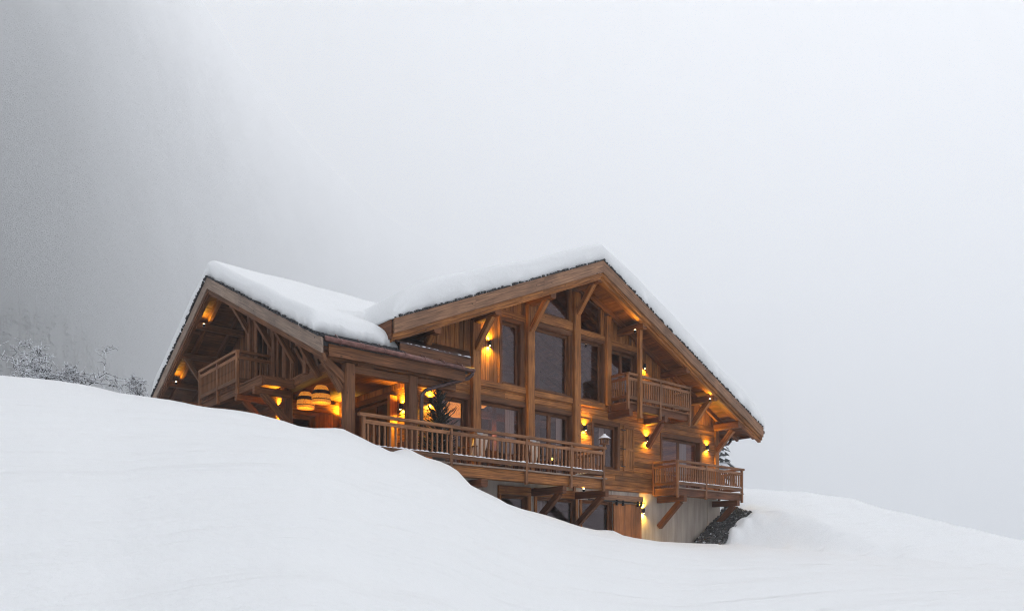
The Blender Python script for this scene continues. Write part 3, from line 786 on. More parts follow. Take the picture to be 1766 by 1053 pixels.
def wing_thick(x, y, u, w):
    T = .56 + .22 * min(1, max(0, (y - WY) / 1.5)) + .06 * nz(x, y, .6, 2) + .012 * nz(x, y, 4, 6) + .05 * math.exp(-((y - WY) / 1.0)**2)
    d1 = x - XB; d2 = y - (WE + .25); d3 = WF - y
    e = q1(d2, .55) * q1(d3, .4) * (.45 + .55 * q1(d1, .26)) * (.6 + .4 * q1(d1, .26) if y < WY else 1)
    xe = wing_xmax(y)
    if y < 18.7: e *= q1(xe + .02 - x, .5)
    t = max(.02, T * (.08 + .92 * e))
    if y > 17.7:      # drift filling the valley against the main roof
        zm = rm(x) + .50; zt = rw(y) + t; k = .55; h = max(0, k - abs(zm - zt)) / k
        if x > XL - .35: t += h * h * k * .30 * min(1, (y - 17.7) / .6) * min(1, (x - XL + .35) / .4)
        # bank up to the corner of the main eave
    return t
def wing_xmax(y): return 10.75 - .35 * max(0, min(1, (y - 17.2) / 1.2)) if y < 18.6 else max(10.5, meetX(y) + 1.4)
us2 = edged(0, 1, step=.02)
us2 = [0, .0015, .004, .008, .013, .02, .028, .038, .05] + list(np.linspace(.065, .94, 60)) + [.955, .97, .98, .988, .994, .998, 1]
wsY = edged(WE + .32, WF, step=.12)
def wing_pos(u, w):
    y = w
    if w < WE + .65: y = w + (ragged(u * 2.6, 3.0) * 1.6) * (1 - (w - WE - .32) / .33)
    x = XB + (ragged(w, 2.0) + .02) * (1 - min(1, u / .05)) + (wing_xmax(w) - XB) * u
    return x, y
snow_shell('snow', us2, wsY, wing_pos, lambda x, y: rw(y), wing_thick, wroof, 'thick rounded blanket of snow on the wing roof')

# ---------------- wing walls and porch
W_WG = [(21.75, 22.55, 5.05, 7.3), (20.15, 20.95, 5.05, 6.5)]
wzs = lambda a: rw(a) - .26
REC = Fr((10.1, 0, 0), (0, 1, 0), (-1, 0, 0))
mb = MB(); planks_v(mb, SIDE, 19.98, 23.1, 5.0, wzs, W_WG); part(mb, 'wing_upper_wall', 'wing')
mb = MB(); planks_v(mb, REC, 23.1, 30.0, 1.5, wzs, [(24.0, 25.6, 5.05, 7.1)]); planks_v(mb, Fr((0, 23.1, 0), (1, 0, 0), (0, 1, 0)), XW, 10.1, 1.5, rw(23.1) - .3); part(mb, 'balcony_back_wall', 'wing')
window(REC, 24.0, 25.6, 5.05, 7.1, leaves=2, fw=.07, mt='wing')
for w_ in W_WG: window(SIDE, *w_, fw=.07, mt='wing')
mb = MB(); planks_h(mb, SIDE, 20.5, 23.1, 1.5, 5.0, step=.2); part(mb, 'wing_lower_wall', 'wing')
def PS(name, p0, p1, w, h, m='wing', up=(0, 0, 1)):
    q = MB(); q.beam(p0, p1, w, h, .1, up=up); return part(q, name, m)
PS('post', (9.23, 17.08, 1.8), (9.23, 17.08, rw(17.1) - .6), .27, .27)
PS('post', (11.16, 17.14, 1.8), (11.16, 17.14, rw(17.1) - .6), .28, .28)
PS('post', (9.12, 20.5, 1.8), (9.12, 20.5, 7.0), .24, .24)
PS('post', (9.05, 19.05, 5.0), (9.05, 19.05, rw(19.05) - .3), .2, .2)
PS('post', (9.05, 23.05, 5.0), (9.05, 23.05, rw(23.05) - .3), .16, .2); PS('post', (9.05, 21.2, 5.0), (9.05, 21.2, rw(21.2) - .3), .14, .18)
PS('tie_beam', (9.2, 18.0, 5.02), (9.2, 20.5, 4.92), .28, .3)
q = MB(); pts = [(9.2, 18.05, 5.05), (9.2, 17.75, 4.98), (9.2, 17.5, 4.80), (9.2, 17.3, 4.50)]
for a, b in zip(pts[:-1], pts[1:]): q.beam(a, b, .26, .24, .15)
part(q, 'knee_brace', 'wing')
PS('brace', (8.62, 17.15, rw(17.15) - .62), (9.2, 17.12, 4.45), .2, .22)
PS('brace', (9.1, 18.9, 5.9), (9.1, 18.4, 5.1), .10, .12); PS('brace', (9.1, 19.2, 5.2), (9.1, 19.9, 5.9), .10, .12)
PS('tie_beam', (9.4, 17.14, rw(17.14) - .72), (12.6, 17.14, rw(17.14) - .72), .2, .2)
PS('bracket', (11.4, 17.14, 5.15), (11.9, 17.2, 4.85), .16, .16, 'post'); PS('bracket', (9.5, 17.14, 5.02), (9.95, 17.14, 4.98), .2, .22)
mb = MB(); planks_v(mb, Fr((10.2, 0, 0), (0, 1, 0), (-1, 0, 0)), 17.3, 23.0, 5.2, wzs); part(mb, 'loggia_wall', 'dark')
q = MB(); x = 9.3
while x < 11.85: q.box(FP, x + .004, min(x + .16, 11.88) - .004, 17.3, 22.55, 5.16, 5.19, 'n'); x += .16
part(q, 'porch_ceiling', 'soffit')
P_WIN = [(19.42, 21.54, 2.66, 4.82)]
mb = MB(); planks_h(mb, PORCH, 18.3, 22.6, 2.4, 5.1, P_WIN, step=.2); part(mb, 'porch_wall', 'wall')
mb = MB(); planks_v(mb, PORCH, 18.3, 22.6, 4.97, 5.15, (), th=.05); part(mb, 'porch_frieze', 'wall')
window(PORCH, *P_WIN[0], leaves=2, out=.04)
q = MB(); q.box(PORCH, 18.95, 19.1, .04, .30, 2.63, 4.78, 'z'); part(q, 'shutter', 'post', None, 'folded shutter beside the porch window')
P_DR = [(9.95, 11.0, 2.66, 4.6)]
mb = MB(); planks_v(mb, BACK, XW, 11.9, 2.4, 5.15, P_DR); part(mb, 'porch_end_wall', 'wing')
window(BACK, *P_DR[0], fw=.12)
q = MB(); q.box(BACK, 9.9, 11.75, .09, .22, 4.72, 5.0); part(q, 'beam', 'post')
q = MB(); x = XW - .3
while x < 12: q.box(FP, x + .003, x + .137, 17.0, 22.6, 2.53, 2.60, 'n'); x += .14
part(q, 'porch_floor', 'rail')

# ---------------- railings, decks
BAL = MB(); BAL.box(FP, -.024, .024, -.018, .018, 0, .62, 'z'); bal_me = None
def railing(p0, p1, zt, posts, nb, parent, zfoot=None, hand=True, m='rail', snowy=True, hw=.12, h=1.02, ext=(0, 0)):
    """p0,p1 in plan; zt = handrail top; posts = fractions; balusters each a sub-part"""
    p0, p1 = Vector((*p0, 0)), Vector((*p1, 0)); d = (p1 - p0); L = d.length; d = d / L; zf = zfoot if zfoot is not None else zt - h - .35
    q = MB(); U = lambda f, z: p0 + d * (L * f) + Vector((0, 0, z))
    if hand: q.beam(p0 - d * ext[0] + Vector((0, 0, zt - .045)), p1 + d * ext[1] + Vector((0, 0, zt - .045)), hw, .085, .1)
    q.beam(U(0, zt - .215), U(1, zt - .215), .055, .10, .1); q.beam(U(0, zt - .875), U(1, zt - .875), .055, .12, .1)
    o = part(q, 'railing', m, parent)
    for f in posts:
        k = MB(); k.beam(U(f, zf), U(f, zt - .09), .09, .09, .1, up=(0, 1, 0)); part(k, 'railing_post', m, o) if o.parent == H else part(k, 'railing_post', m, parent)
    global bal_me
    xs = [i / (nb + 1) for i in range(1, nb + 1)]
    first = None
    for f in xs:
        if any(abs(f - g) * L < .06 for g in posts): continue
        if first is None and bal_me is None:
            b = BAL.build('baluster', M['rail'], None); bal_me = b; b.parent = o; b.location = U(f, zt - .86) - parent_world(o)
        else:
            b = bal_me.copy(); COL.objects.link(b); b.parent = o; b.location = U(f, zt - .86) - parent_world(o)
            b.rotation_euler[2] = random.uniform(-.1, .1); b.scale[2] = random.uniform(.985, 1.0)
    if snowy:
        s = MB(); n = int(L / .05); vs = []; fs = []
        for i in range(n + 1):
            f = i / n; hh = max(.002, .014 * (nz(f * L, zt, 3) + .45) * 2)
            if any(abs(f - x) * L < .05 for x in xs): hh += .016
            for sx, z in ((-.03, 0), (-.02, hh), (.02, hh), (.03, 0)): vs.append(U(f, zt - .813 + z) + Vector((-d.y, d.x, 0)) * sx)
        for i in range(n):
            for k in range(3): fs.append((i * 4 + k, i * 4 + k + 1, i * 4 + k + 5, i * 4 + k + 4))
        s.add(vs, fs, None, True)
        for i in range(n + 1):
            pass
        part(s, 'rail_snow', 'flake', o)
    return o
def deckfloor(x0, x1, y0, y1, zt, parent, m='dark', beam_h=.24, along='x'):
    q = MB()
    if along == 'x':
        y = y0
        while y < y1 - .01: e = min(y + .145, y1); q.box(FP, x0, x1, y + .003, e - .003, zt - .035, zt, 'a'); y = e
    part(q, 'deck', 'rail', parent)
YD = 16.79
deck = H
deckfloor(9.35, 18.62, YD + .03, 18.26, DECK, H)
q = MB(); q.box(FP, 9.35, 18.62, YD + .06, YD + .20, DECK - .34, DECK - .037); part(q, 'deck_beam', 'post')
q = MB(); q.box(FP, 9.35, 18.68, YD - .03, YD + .055, DECK - .028, DECK + .014); part(q, 'deck_edge', 'grey')
railing((9.46, YD), (18.57, YD), 3.672, [0.004, .306, .615, .826, .995], 54, H, zfoot=2.2, ext=(.1, .06), h=1.02)
railing((18.57, YD + .05), (18.57, 18.2), 3.672, [1], 9, H, zfoot=2.3, ext=(0, 0))
# brackets under the deck
def bracket(x, yo, zt, yw=18.3, drop=.95, m='dark', w=.17):
    q = MB(); q.beam((x, yo, zt - .12), (x, yw, zt - .12), w, .24, .12); part(q, 'joist', m)
    q = MB(); q.beam((x, yo + .22, zt - .22), (x, yw - .06, zt - .22 - drop), w * .95, .20, .06, up=(0, 1, 1)); part(q, 'brace', m)
for x in (16.72, 18.72): bracket(x, YD + .02, DECK - .36, drop=.95)
q = MB(); q.beam((13.35, YD - .12, DECK - .50), (13.35, 18.3, DECK - .50), .24, .24, .2); part(q, 'joist', 'dark')
# right balcony
bx0, bx1, YR = 22.95, 27.35, 17.1
deckfloor(bx0, bx1, YR + .03, 18.26, DECK, H)
q = MB(); q.box(FP, bx0, bx1 - .02, YR + .05, YR + .17, DECK - .30, DECK - .037); q.box(FP, bx0, bx0 + .12, YR + .17, 18.2, DECK - .28, DECK - .037, 'n'); part(q, 'deck_beam', 'dark')
q = MB(); q.box(FP, bx0, bx1 + .12, YR - .02, YR + .045, DECK - .025, DECK + .012); part(q, 'deck_edge', 'grey')
railing((bx0, YR), (bx1, YR), 3.665, [0.005, .42, .995], 30, H, zfoot=2.25, ext=(.05, .1))
railing((bx0, YR + .05), (bx0, 18.2), 3.665, [1], 8, H, zfoot=2.4, m='dark', snowy=False)
railing((bx1, YR + .05), (bx1, 18.2), 3.665, [1], 8, H, zfoot=2.4, m='dark', snowy=False)
bracket(23.35, YR - .08, DECK - .28, w=.2); bracket(27.0, YR - .05, DECK - .28, w=.2)
# upper balcony
UZ = 5.555; ux0, ux1, YU = 21.32 - .62, 25.05, 17.37
ux0 = at(1082, YU)[0]; ux1 = at(1190, YU)[0]
deckfloor(ux0, ux1, YU + .03, 18.26, UZ, H)
q = MB(); q.box(FP, ux0, ux1, YU + .06, YU + .18, UZ - .27, UZ - .037); q.box(FP, ux0, ux0 + .12, YU + .18, 18.2, UZ - .27, UZ - .037, 'n'); q.box(FP, ux1 - .12, ux1, YU + .18, 18.2, UZ - .27, UZ - .037, 'n'); part(q, 'deck_beam', 'dark')
q = MB(); q.box(FP, ux0, ux1 + .08, YU - .02, YU + .05, UZ - .02, UZ + .012); part(q, 'deck_edge', 'rail')
railing((ux0, YU), (ux1, YU), 6.59, [0.008, .50, .995], 27, H, zfoot=5.1, snowy=False, m='rail')
railing((ux0, YU + .05), (ux0, 18.2), 6.59, [1], 6, H, zfoot=5.3, m='dark', snowy=False)
railing((ux1, YU + .05), (ux1, 18.2), 6.59, [1], 6, H, zfoot=5.3, m='dark', snowy=False)
xp = at(1103, YU - .06)[0]
PS('balcony_post', (xp, YU - .07, 5.0), (xp, YU - .07, rm(xp) - .55), .15, .15, 'post')
for x in (ux0 + .08, (ux0 + ux1) / 2 + .25): 
    q = MB(); q.beam((x, YU - .1, UZ - .40), (x, 18.3, UZ - .40), .2, .24, .14); part(q, 'joist', 'dark')
x = (ux0 + ux1) / 2 + .25
PS('brace', (x, YU + .1, UZ - .5), (x, 18.15, UZ - 1.35), .16, .19, 'dark', up=(0, 1, 1))
PS('brace', (25.42, 17.45, rm(25.42) - .72), (25.42, 18.15, rm(25.42) - 1.5), .16, .19, 'dark', up=(0, 1, 1))
# balcony of the wing gable
WZF = 5.0; LX = 8.1
q = MB(); x = LX
while x < 10.05: q.box(FP, x + .003, x + .137, 19.9 if x < XW - .05 else 23.12, 24.9, WZF - .045, WZF, 'n'); x += .14
part(q, 'deck', 'wing')
q = MB(); q.box(FP, LX + .03, LX + .14, 19.9, 24.9, WZF - .26, WZF - .047, 'n'); q.box(FP, LX + .14, XW, 19.9, 20.0, WZF - .24, WZF - .047); part(q, 'deck_beam', 'wing')
railing((LX, 21.6), (LX, 24.85), 6.04, [0.005, .5, .995], 26, H, zfoot=4.7, m='rail', snowy=False)
railing((LX + .05, 21.62), (XW, 21.62), 6.04, [], 5, H, zfoot=4.8, m='wing', snowy=False)
for y in (20.3, 21.62, 24.5):
    q = MB(); q.beam((LX - .05, y, WZF - .36), (XW, y, WZF - .36), .16, .2, .14); part(q, 'joist', 'wing')
    PS('brace', (LX + .2, y, WZF - .42), (XW - .02, y, WZF - 1.2), .14, .18, 'wing', up=(1, 0, 1))

# ------------------------------------------------------------------ lamps
def spot(loc, d, power, size=70, blend=.7, col=(1, .50, .10), r=.03):
    l = bpy.data.lights.new('lamp_light', 'SPOT'); l.energy = power; l.spot_size = R(size); l.spot_blend = blend; l.color = col; l.shadow_soft_size = r
    o = bpy.data.objects.new('lamp_light', l); COL.objects.link(o); o.location = loc
    o.rotation_euler = (-Vector(d)).to_track_quat('Z', 'Y').to_euler(); return o
WARM = (1, .60, .045)
def wall_lamp(fr, a, z, label, up=True, power=30, n0=.035):
    base = fr(a, n0, z); t = empty('wall_lamp', base); tag(t, label, 'wall lamp', 'black up-and-down wall lamps')
    q = MB(); c = fr(a, n0 + .085, z)
    q.lathe(c, [(.001, -.085), (.045, -.085), (.05, -.08), (.05, .08), (.045, .085), (.001, .085)], 14); q.build('lamp_body', M['black'], t)
    q = MB(); q.box(fr, a - .035, a + .035, n0, n0 + .07, z - .04, z + .04); q.build('bracket', M['black'], t)
    q = MB(); q.lathe(c, [(.001, -.088), (.026, -.088), (.026, -.094), (.001, -.096)], 12); q.build('bulb', M['bulb'], t)
    for s in (-1, 1):
        if s > 0 and not up: continue
        d = fr.en * -.12 + Vector((0, 0, s)); spot(c - fr.en * .03 + Vector((0, 0, s * .10)), d, power * random.uniform(5.0, 7.5), 150, 1.0, WARM, .015)
    return t
wall_lamp(FRONT, 14.78, 6.74, 'black wall lamp on vertical boards left of the tall upper window')
wall_lamp(FRONT, 19.13, 4.56, 'black wall lamp right of the centre post above the long deck rail', power=24)
wall_lamp(FRONT, 22.57, 4.53, 'black wall lamp on plank wall between the shutter and the right balcony door', power=24)
wall_lamp(FRONT, 26.52, 4.57, 'black wall lamp between the right balcony door and the house corner', power=24)
wall_lamp(FRONT, 22.39, 7.28, 'black wall lamp above the railing of the upper balcony', up=False, power=20)
wall_lamp(FRONT, 22.36, 1.77, 'black wall lamp on bare concrete beside the sliding door', power=22, n0=.012)
wall_lamp(FRONT, 12.55, 4.62, 'black wall lamp partly hidden behind the spruce on the deck', power=34)
wall_lamp(PORCH, 18.66, 4.42, 'black wall lamp on the porch wall between shutter and thick post', power=34)
wall_lamp(PORCH, 22.2, 4.45, 'black wall lamp at the far end of the porch behind the corner post', power=50)
wall_lamp(SIDE, 20.95, 4.35, 'black wall lamp under the balcony of the left gable', power=24)
def soffit_spot(loc, label, d=(0, 0, 1), power=30, n=(0, 0, 1)):
    t = empty('spotlight', loc); tag(t, label, 'spotlight', 'small spotlights under the eaves')
    q = MB(); q.lathe(loc, [(.001, -.06), (.035, -.06), (.045, .0), (.045, .03), (.035, .034)], 12); q.build('lamp_body', M['black'], t)
    q = MB(); q.blob(Vector(loc) + Vector((0, 0, .03)), .034, (6, 8), 0); q.build('bulb', M['bulb'], t)
    spot(Vector(loc) + Vector((0, 0, .08)), d, power * 1.3, 120, 1.0, WARM)
soffit_spot(Vector((8.62, 26.05, rw(26.05) - .62)), 'lit spotlight high under the far slope of the left gable', (0.25, -.25, 1), 26)
soffit_spot(Vector((8.62, 29.1, rw(29.1) - .62)), 'lit spotlight low under the far slope of the left gable', (0.25, -.25, 1), 26)
xs_, f_ = at(1096, 17.2); soffit_spot(Vector((xs_, 17.22, 8.05)), 'lit spotlight beside the top of the upper balcony post', (-.5, .25, 1), 26)
xs_, f_ = at(1225, 17.2); soffit_spot(Vector((xs_, 17.22, zr(689, f_))), 'lit spotlight on a purlin end near the lower right eave', (-.6, .3, 1), 26)
xs_, f_ = at(1004, 17.0); soffit_spot(Vector((xs_, 16.93, 2.20)), 'bright spotlight under the right end of the long deck', (0.1, .6, .5), 30)
spot((25.9, 17.9, 5.0), (.3, 0, 1), 45, 100, .8, WARM)
spot(((ux0 + ux1) / 2 - .5, 17.9, 4.9), (0, 0, 1), 8, 100, .8, WARM)

# pendants in the porch
def pendant(px, X, ztop, zbot, label, rad):
    u = (px - 883) / 1283; a, b = CB * u + CA, -CA * u + CB; f = X / a; Y = b * f
    t = empty('pendant_lamp', (X, Y, zbot)); tag(t, label, 'pendant lamp', 'woven basket pendants in the porch')
    h = ztop - zbot; prof = [(.50, 1.0), (.66, .90), (.80, .74), (.92, .52), (1.0, .28), (1.0, .12), (.97, 0)]
    pr = [(r * rad, zbot + h * z) for r, z in prof]; c = Vector((X, Y, 0))
    q = MB(); q.lathe(c, [(rad * .30, zbot + h * 1.02)] + pr); q.lathe(c, [(rad * .92, zbot + .01), (rad * .01, zbot + .06)]); q.build('lamp_shade', M['shade'], t)
    q = MB()
    q.lathe(c, [(rad * .86, zbot + h * .70), (rad * .95, zbot + h * .49), (rad * .93, zbot + h * .47)])
    q.lathe(c, [(rad * .05, zbot + h * 1.12), (rad * .3, zbot + h * 1.05), (rad * .55, zbot + h * .99), (rad * .5, zbot + h * .97)])
    q.lathe(c, [(rad * 1.03, zbot + h * .20), (rad * 1.03, zbot + h * .15)]); q.build('dark_band', M['rope'], t)
    q = MB(); q.tube([(X, Y, ztop), (X, Y, 5.16)], .012, 6); q.build('cord', M['black'], t)
    l = bpy.data.lights.new('lamp_light', 'POINT'); l.energy = 10; l.color = WARM; l.shadow_soft_size = .1
    o = bpy.data.objects.new('lamp_light', l); COL.objects.link(o); o.location = (X, Y, zbot - .12)
pendant(554, 10.3, 5.16, 4.64, 'higher woven basket pendant nearer the porch post', .285)
pendant(527, 10.2, 5.10, 4.59, 'lower woven basket pendant at the left of the pair in the porch', .27)
# big woven lamp inside the room behind the spruce
xx, ff = at(786, 19.0)
q = MB(); q.lathe((0, 0, 0), [(.02, .30), (.2, .28), (.45, .16), (.56, 0), (.5, -.14), (.30, -.24), (.02, -.27)])
o = q.build('pendant_lamp', M['shade2'], None); o.location = (xx + .15, 19.0, zr(703, ff)); tag(o, 'large glowing woven pendant inside the room behind the spruce', 'pendant lamp')
q = MB(); q.lathe((0, 0, 0), [(.02, .10), (.2, .08), (.28, 0), (.2, -.07), (.02, -.08)])  # added disc: the same big pendant glimpsed through the next window
xx, ff = at(830, 19.3)
o = q.build('pendant_glimpse', M['shade2'], None); o.location = (xx - .1, 19.3, zr(699, ff)); tag(o, 'added glowing disc repeating the big pendant at the left edge of the wide deck window', 'lamp')
for loc, e in (((13.8, 20.5, 4.2), 70), ((24.2, 20.5, 4.0), 50), ((16.5, 21.5, 7.2), 30), ((17.5, 21.0, 4.4), 25)):
    l = bpy.data.lights.new('room_light', 'POINT'); l.energy = e; l.color = (1, .5, .2); l.shadow_soft_size = .2
    o = bpy.data.objects.new('room_light', l); COL.objects.link(o); o.location = loc

# ------------------------------------------------------------------ things on the deck
# small cut spruce
def deck_spruce(x, y, z0, h, rad):
    t = empty('spruce_tree', (x, y, z0)); tag(t, 'dark bushy little spruce in a pot behind the deck railing', 'tree')
    q = MB(); q.lathe((x, y, z0), [(.001, .0), (.16, 0), (.21, .28), (.19, .28), (.001, .26)], 14); q.build('pot', M['pot'], t)
    q = MB(); q.tube([(x, y, z0 + .2), (x + .01, y, z0 + h * .6), (x, y, z0 + h)], [.035, .018, .006], 6); q.build('trunk', M['bark'], t)
    q = MB()
    def spray(p, d, L, r):
        """a shoot clothed in needles: a ragged tapering tube plus short needles"""
        e = p + d * L; q.tube([p, p.lerp(e, .5) + Vector((0, 0, -.01)), e], [r, r * .9, r * .25], 5, False, False)
        for k in range(int(L / .035)):
            c = p.lerp(e, random.random()); n = Vector((random.gauss(0, 1), random.gauss(0, 1), random.gauss(0, 1)));
            n = (n - d * n.dot(d)).normalized() * r * 2.1 + d * r * 1.6
            w = d.cross(n).normalized() * .006
            q.add([c - w, c + w, c + n], [(0, 1, 2)])
    z = .25
    while z < h - .08:
        f = 1 - z / h; Rr = rad * (f**.8) + .04; n = int(7 + 7 * f)
        for k in range(n):
            a = random.uniform(0, 2 * math.pi); L = Rr * random.uniform(.65, 1.12)
            el = .25 + .9 * (1 - f) + random.uniform(-.15, .15)
            d = Vector((math.cos(a) * math.cos(el), math.sin(a) * math.cos(el), math.sin(el))).normalized()
            p = Vector((x, y, z0 + z + random.uniform(-.04, .04)))
            L = max(L, .12); spray(p, d, L, .015)
            for m_ in range(int(L / .12)):
                b = p + d * L * random.uniform(.25, .95); s_ = random.choice((-1, 1)); sd = (d + d.cross(Vector((0, 0, 1))) * s_ * random.uniform(.5, 1.0) + Vector((0, 0, random.uniform(-.1, .3)))).normalized()
                spray(b, sd, L * random.uniform(.18, .42), .012)
        z += .095
    spray(Vector((x, y, z0 + h - .3)), Vector((0, 0, 1)), .34, .014)
    q.build('foliage', M['needle'], t)
xx, ff = at(757, 17.45); deck_spruce(xx, 17.45, DECK, zr(640, ff) - DECK, .80)
# lounge chairs with sheepskins
def chair(px, y, label, rz):
    x, f = at(px, y); t = empty('lounge_chair', (x, y, DECK)); t.rotation_euler[2] = rz; tag(t, label, 'chair', 'lounge chairs with sheepskins on the deck')
    def L(q, name, m):
        me = q.build(name, M[m], None); me.parent = t; me.location = (0, 0, 0); return me
    for sx in (-.3, .3):
        q = MB(); q.beam((sx, -.28, 0), (sx, -.34, .58), .05, .05); L(q, 'leg', 'dark'); q = MB(); q.beam((sx, .32, 0), (sx, .22, .9), .05, .05); L(q, 'leg', 'dark')
        q = MB(); q.beam((sx, -.40, .60), (sx, .30, .62), .08, .04); L(q, 'arm', 'dark')
    q = MB(); q.beam((0, -.32, .36), (0, .28, .30), .62, .08); L(q, 'seat', 'dark')
    q = MB(); vs = []; fs = []
    for i in range(9):
        for j in range(9):
            u = i / 8 - .5; v = j / 8; w = .62 - .10 * abs(2 * v - 1) - (.2 * max(0, v - .75)); 
            yy = .20 + .16 * v - .16 * abs(2 * u)**2; vs.append((u * w, yy + random.uniform(-.012, .012), .34 + .66 * v - .04 * abs(2 * u)**2 * v))
    for i in range(9):
        for j in range(9):
            u = i / 8 - .5; v = j / 8; w = .66 - .10 * abs(2 * v - 1) - (.2 * max(0, v - .75)); vs.append((u * w, .30 + .16 * v - .16 * abs(2 * u)**2 + random.uniform(-.012, .012), .32 + .69 * v - .04 * abs(2 * u)**2 * v))
    for i in range(8):
        for j in range(8): a = i * 9 + j; fs.append((a, a + 1, a + 10, a + 9)); fs.append((81 + a, 81 + a + 9, 81 + a + 10, 81 + a + 1))
    for i in range(8):
        for a, b in ((i * 9, (i + 1) * 9), (i * 9 + 8, (i + 1) * 9 + 8), (i, i + 1), (72 + i, 73 + i)): fs.append((a, b, b + 81, a + 81))
    q.add(vs, fs, None, True); L(q, 'sheepskin', 'fur')
    q = MB(); q.blob((.18, .34, 1.02), (.13, .09, .07)); L(q, 'snow_cap', 'flake')
chair(817, 17.55, 'sheepskin lounge chair on the deck nearer the spruce', R(200))
chair(908, 17.6, 'sheepskin lounge chair on the deck in front of the sliding window', R(200))
# bird feeder on the corner post
def feeder():
    x, y, z = 18.57, YD, 3.70; t = empty('bird_feeder', (x, y, z)); tag(t, 'little wooden bird feeder with snowy roof on the deck corner post', 'bird feeder')
    q = MB(); q.beam((x, y, z - .05), (x, y, z + .06), .09, .09, up=(0, 1, 0)); q.build('stem', M['rail'], t)
    q = MB(); q.lathe((x, y, z), [(.001, .06), (.17, .06), (.17, .085), (.001, .085)], 8); q.build('floor', M['rail'], t)
    q = MB()
    for k in range(6): a = k * math.pi / 3; q.beam((x + .13 * math.cos(a), y + .13 * math.sin(a), z + .085), (x + .13 * math.cos(a), y + .13 * math.sin(a), z + .25), .035, .035)
    q.build('post', M['rail'], t)
    q = MB(); q.lathe((x, y, z), [(.20, .24), (.21, .25), (.05, .35), (.001, .35)], 8); q.build('roof', M['rail'], t)
    q = MB(); q.lathe((x, y, z), [(.205, .252), (.195, .275), (.08, .36), (.05, .38), (.04, .41), (.001, .42)], 14); q.build('snow_cap', M['flake'], t)
feeder()
# little table with a lantern, behind the balusters
t = empty('side_table', (*(at(952, 17.4)[0], 17.4), DECK)); tag(t, 'low dark table behind the deck balusters', 'table')
x = at(952, 17.4)[0]
q = MB(); q.box(FP, x - .3, x + .3, 17.15, 17.65, DECK + .42, DECK + .46); q.build('tabletop', M['dark'], t)
for a in (-.26, .26):
    for b in (17.19, 17.61): q = MB(); q.beam((x + a, b, DECK), (x + a, b, DECK + .42), .04, .04); q.build('leg', M['dark'], t)
t = empty('lantern', (x, 17.4, DECK + .46)); tag(t, 'small lantern with yellow light standing on the low deck table', 'lantern')
q = MB(); q.lathe((x, 17.4, DECK + .46), [(.001, 0), (.06, 0), (.06, .02), (.001, .02)], 10); q.lathe((x, 17.4, DECK + .46), [(.06, .15), (.03, .19), (.001, .2)], 10)
for k in range(4): a = k * math.pi / 2; q.tube([(x + .055 * math.cos(a), 17.4 + .055 * math.sin(a), DECK + .47), (x + .055 * math.cos(a), 17.4 + .055 * math.sin(a), DECK + .62)], .006, 5)
q.build('cage', M['black'], t)
q = MB(); q.blob((x, 17.4, DECK + .55), .042, (6, 8), 0); q.build('flame', emis('yellow_flame', (1, .8, .15), 3), t)

# ------------------------------------------------------------------ rocks beside the house
q = MB(); rr = random.Random(5)
def lerp3(a, b, t): return tuple(a[i] + (b[i] - a[i]) * t for i in range(3))
def c3(px, py, f): X, Y = at_f(px, f); return (X, Y, zr(py, f))
A0, A1, A2, A3 = c3(1190, 946, 29.8), c3(1226, 949, 29.0), c3(1300, 886, 31.0), c3(1254, 870, 32.6)
vs = []; fs = []; n = 24
for i in range(n + 1):
    for j in range(n + 1):
        u, v = i / n, j / n; p = Vector(lerp3(lerp3(A0, A1, v), lerp3(A3, A2, v), u)); p.z += -.10 + .1 * nz(p.x, p.y, 2)
        vs.append(p)
for i in range(n):
    for j in range(n): a = i * (n + 1) + j; fs.append((a, a + 1, a + n + 2, a + n + 1))
q.add(vs, fs)
for k in range(3200):
    u, v = rr.random()**.9, rr.random() * 1.02; p = Vector(lerp3(lerp3(A0, A1, v), lerp3(A3, A2, v), u))
    s = rr.uniform(.025, .075); ax = Matrix.Rotation(rr.uniform(0, 6.28), 3, Vector((rr.gauss(0, 1), rr.gauss(0, 1), rr.gauss(0, 1))).normalized())
    c = [ax @ Vector((sx * s * rr.uniform(.7, 1.3), sy * s * rr.uniform(.5, 1), sz * s * rr.uniform(.35, .8))) + p for sz in (-1, 1) for sy in (-1, 1) for sx in (-1, 1)]
    q.hexa(c)
rk, n_, p_ = mat('rock'); g_ = N(n_, 'ShaderNodeNewGeometry'); r_ = ramp(n_, g_.outputs['Random Per Island'], [(0, (.02, .021, .023)), (.6, (.06, .06, .06)), (.93, (.13, .13, .13)), (1, (.6, .62, .65))]); n_.links.new(r_.outputs[0], p_.inputs['Base Color']); p_.inputs['Roughness'].default_value = .9
o = q.build('rocks', rk, None); tag(o, 'bank of dark broken rocks against the concrete at the right corner', 'rocks', kind='stuff')

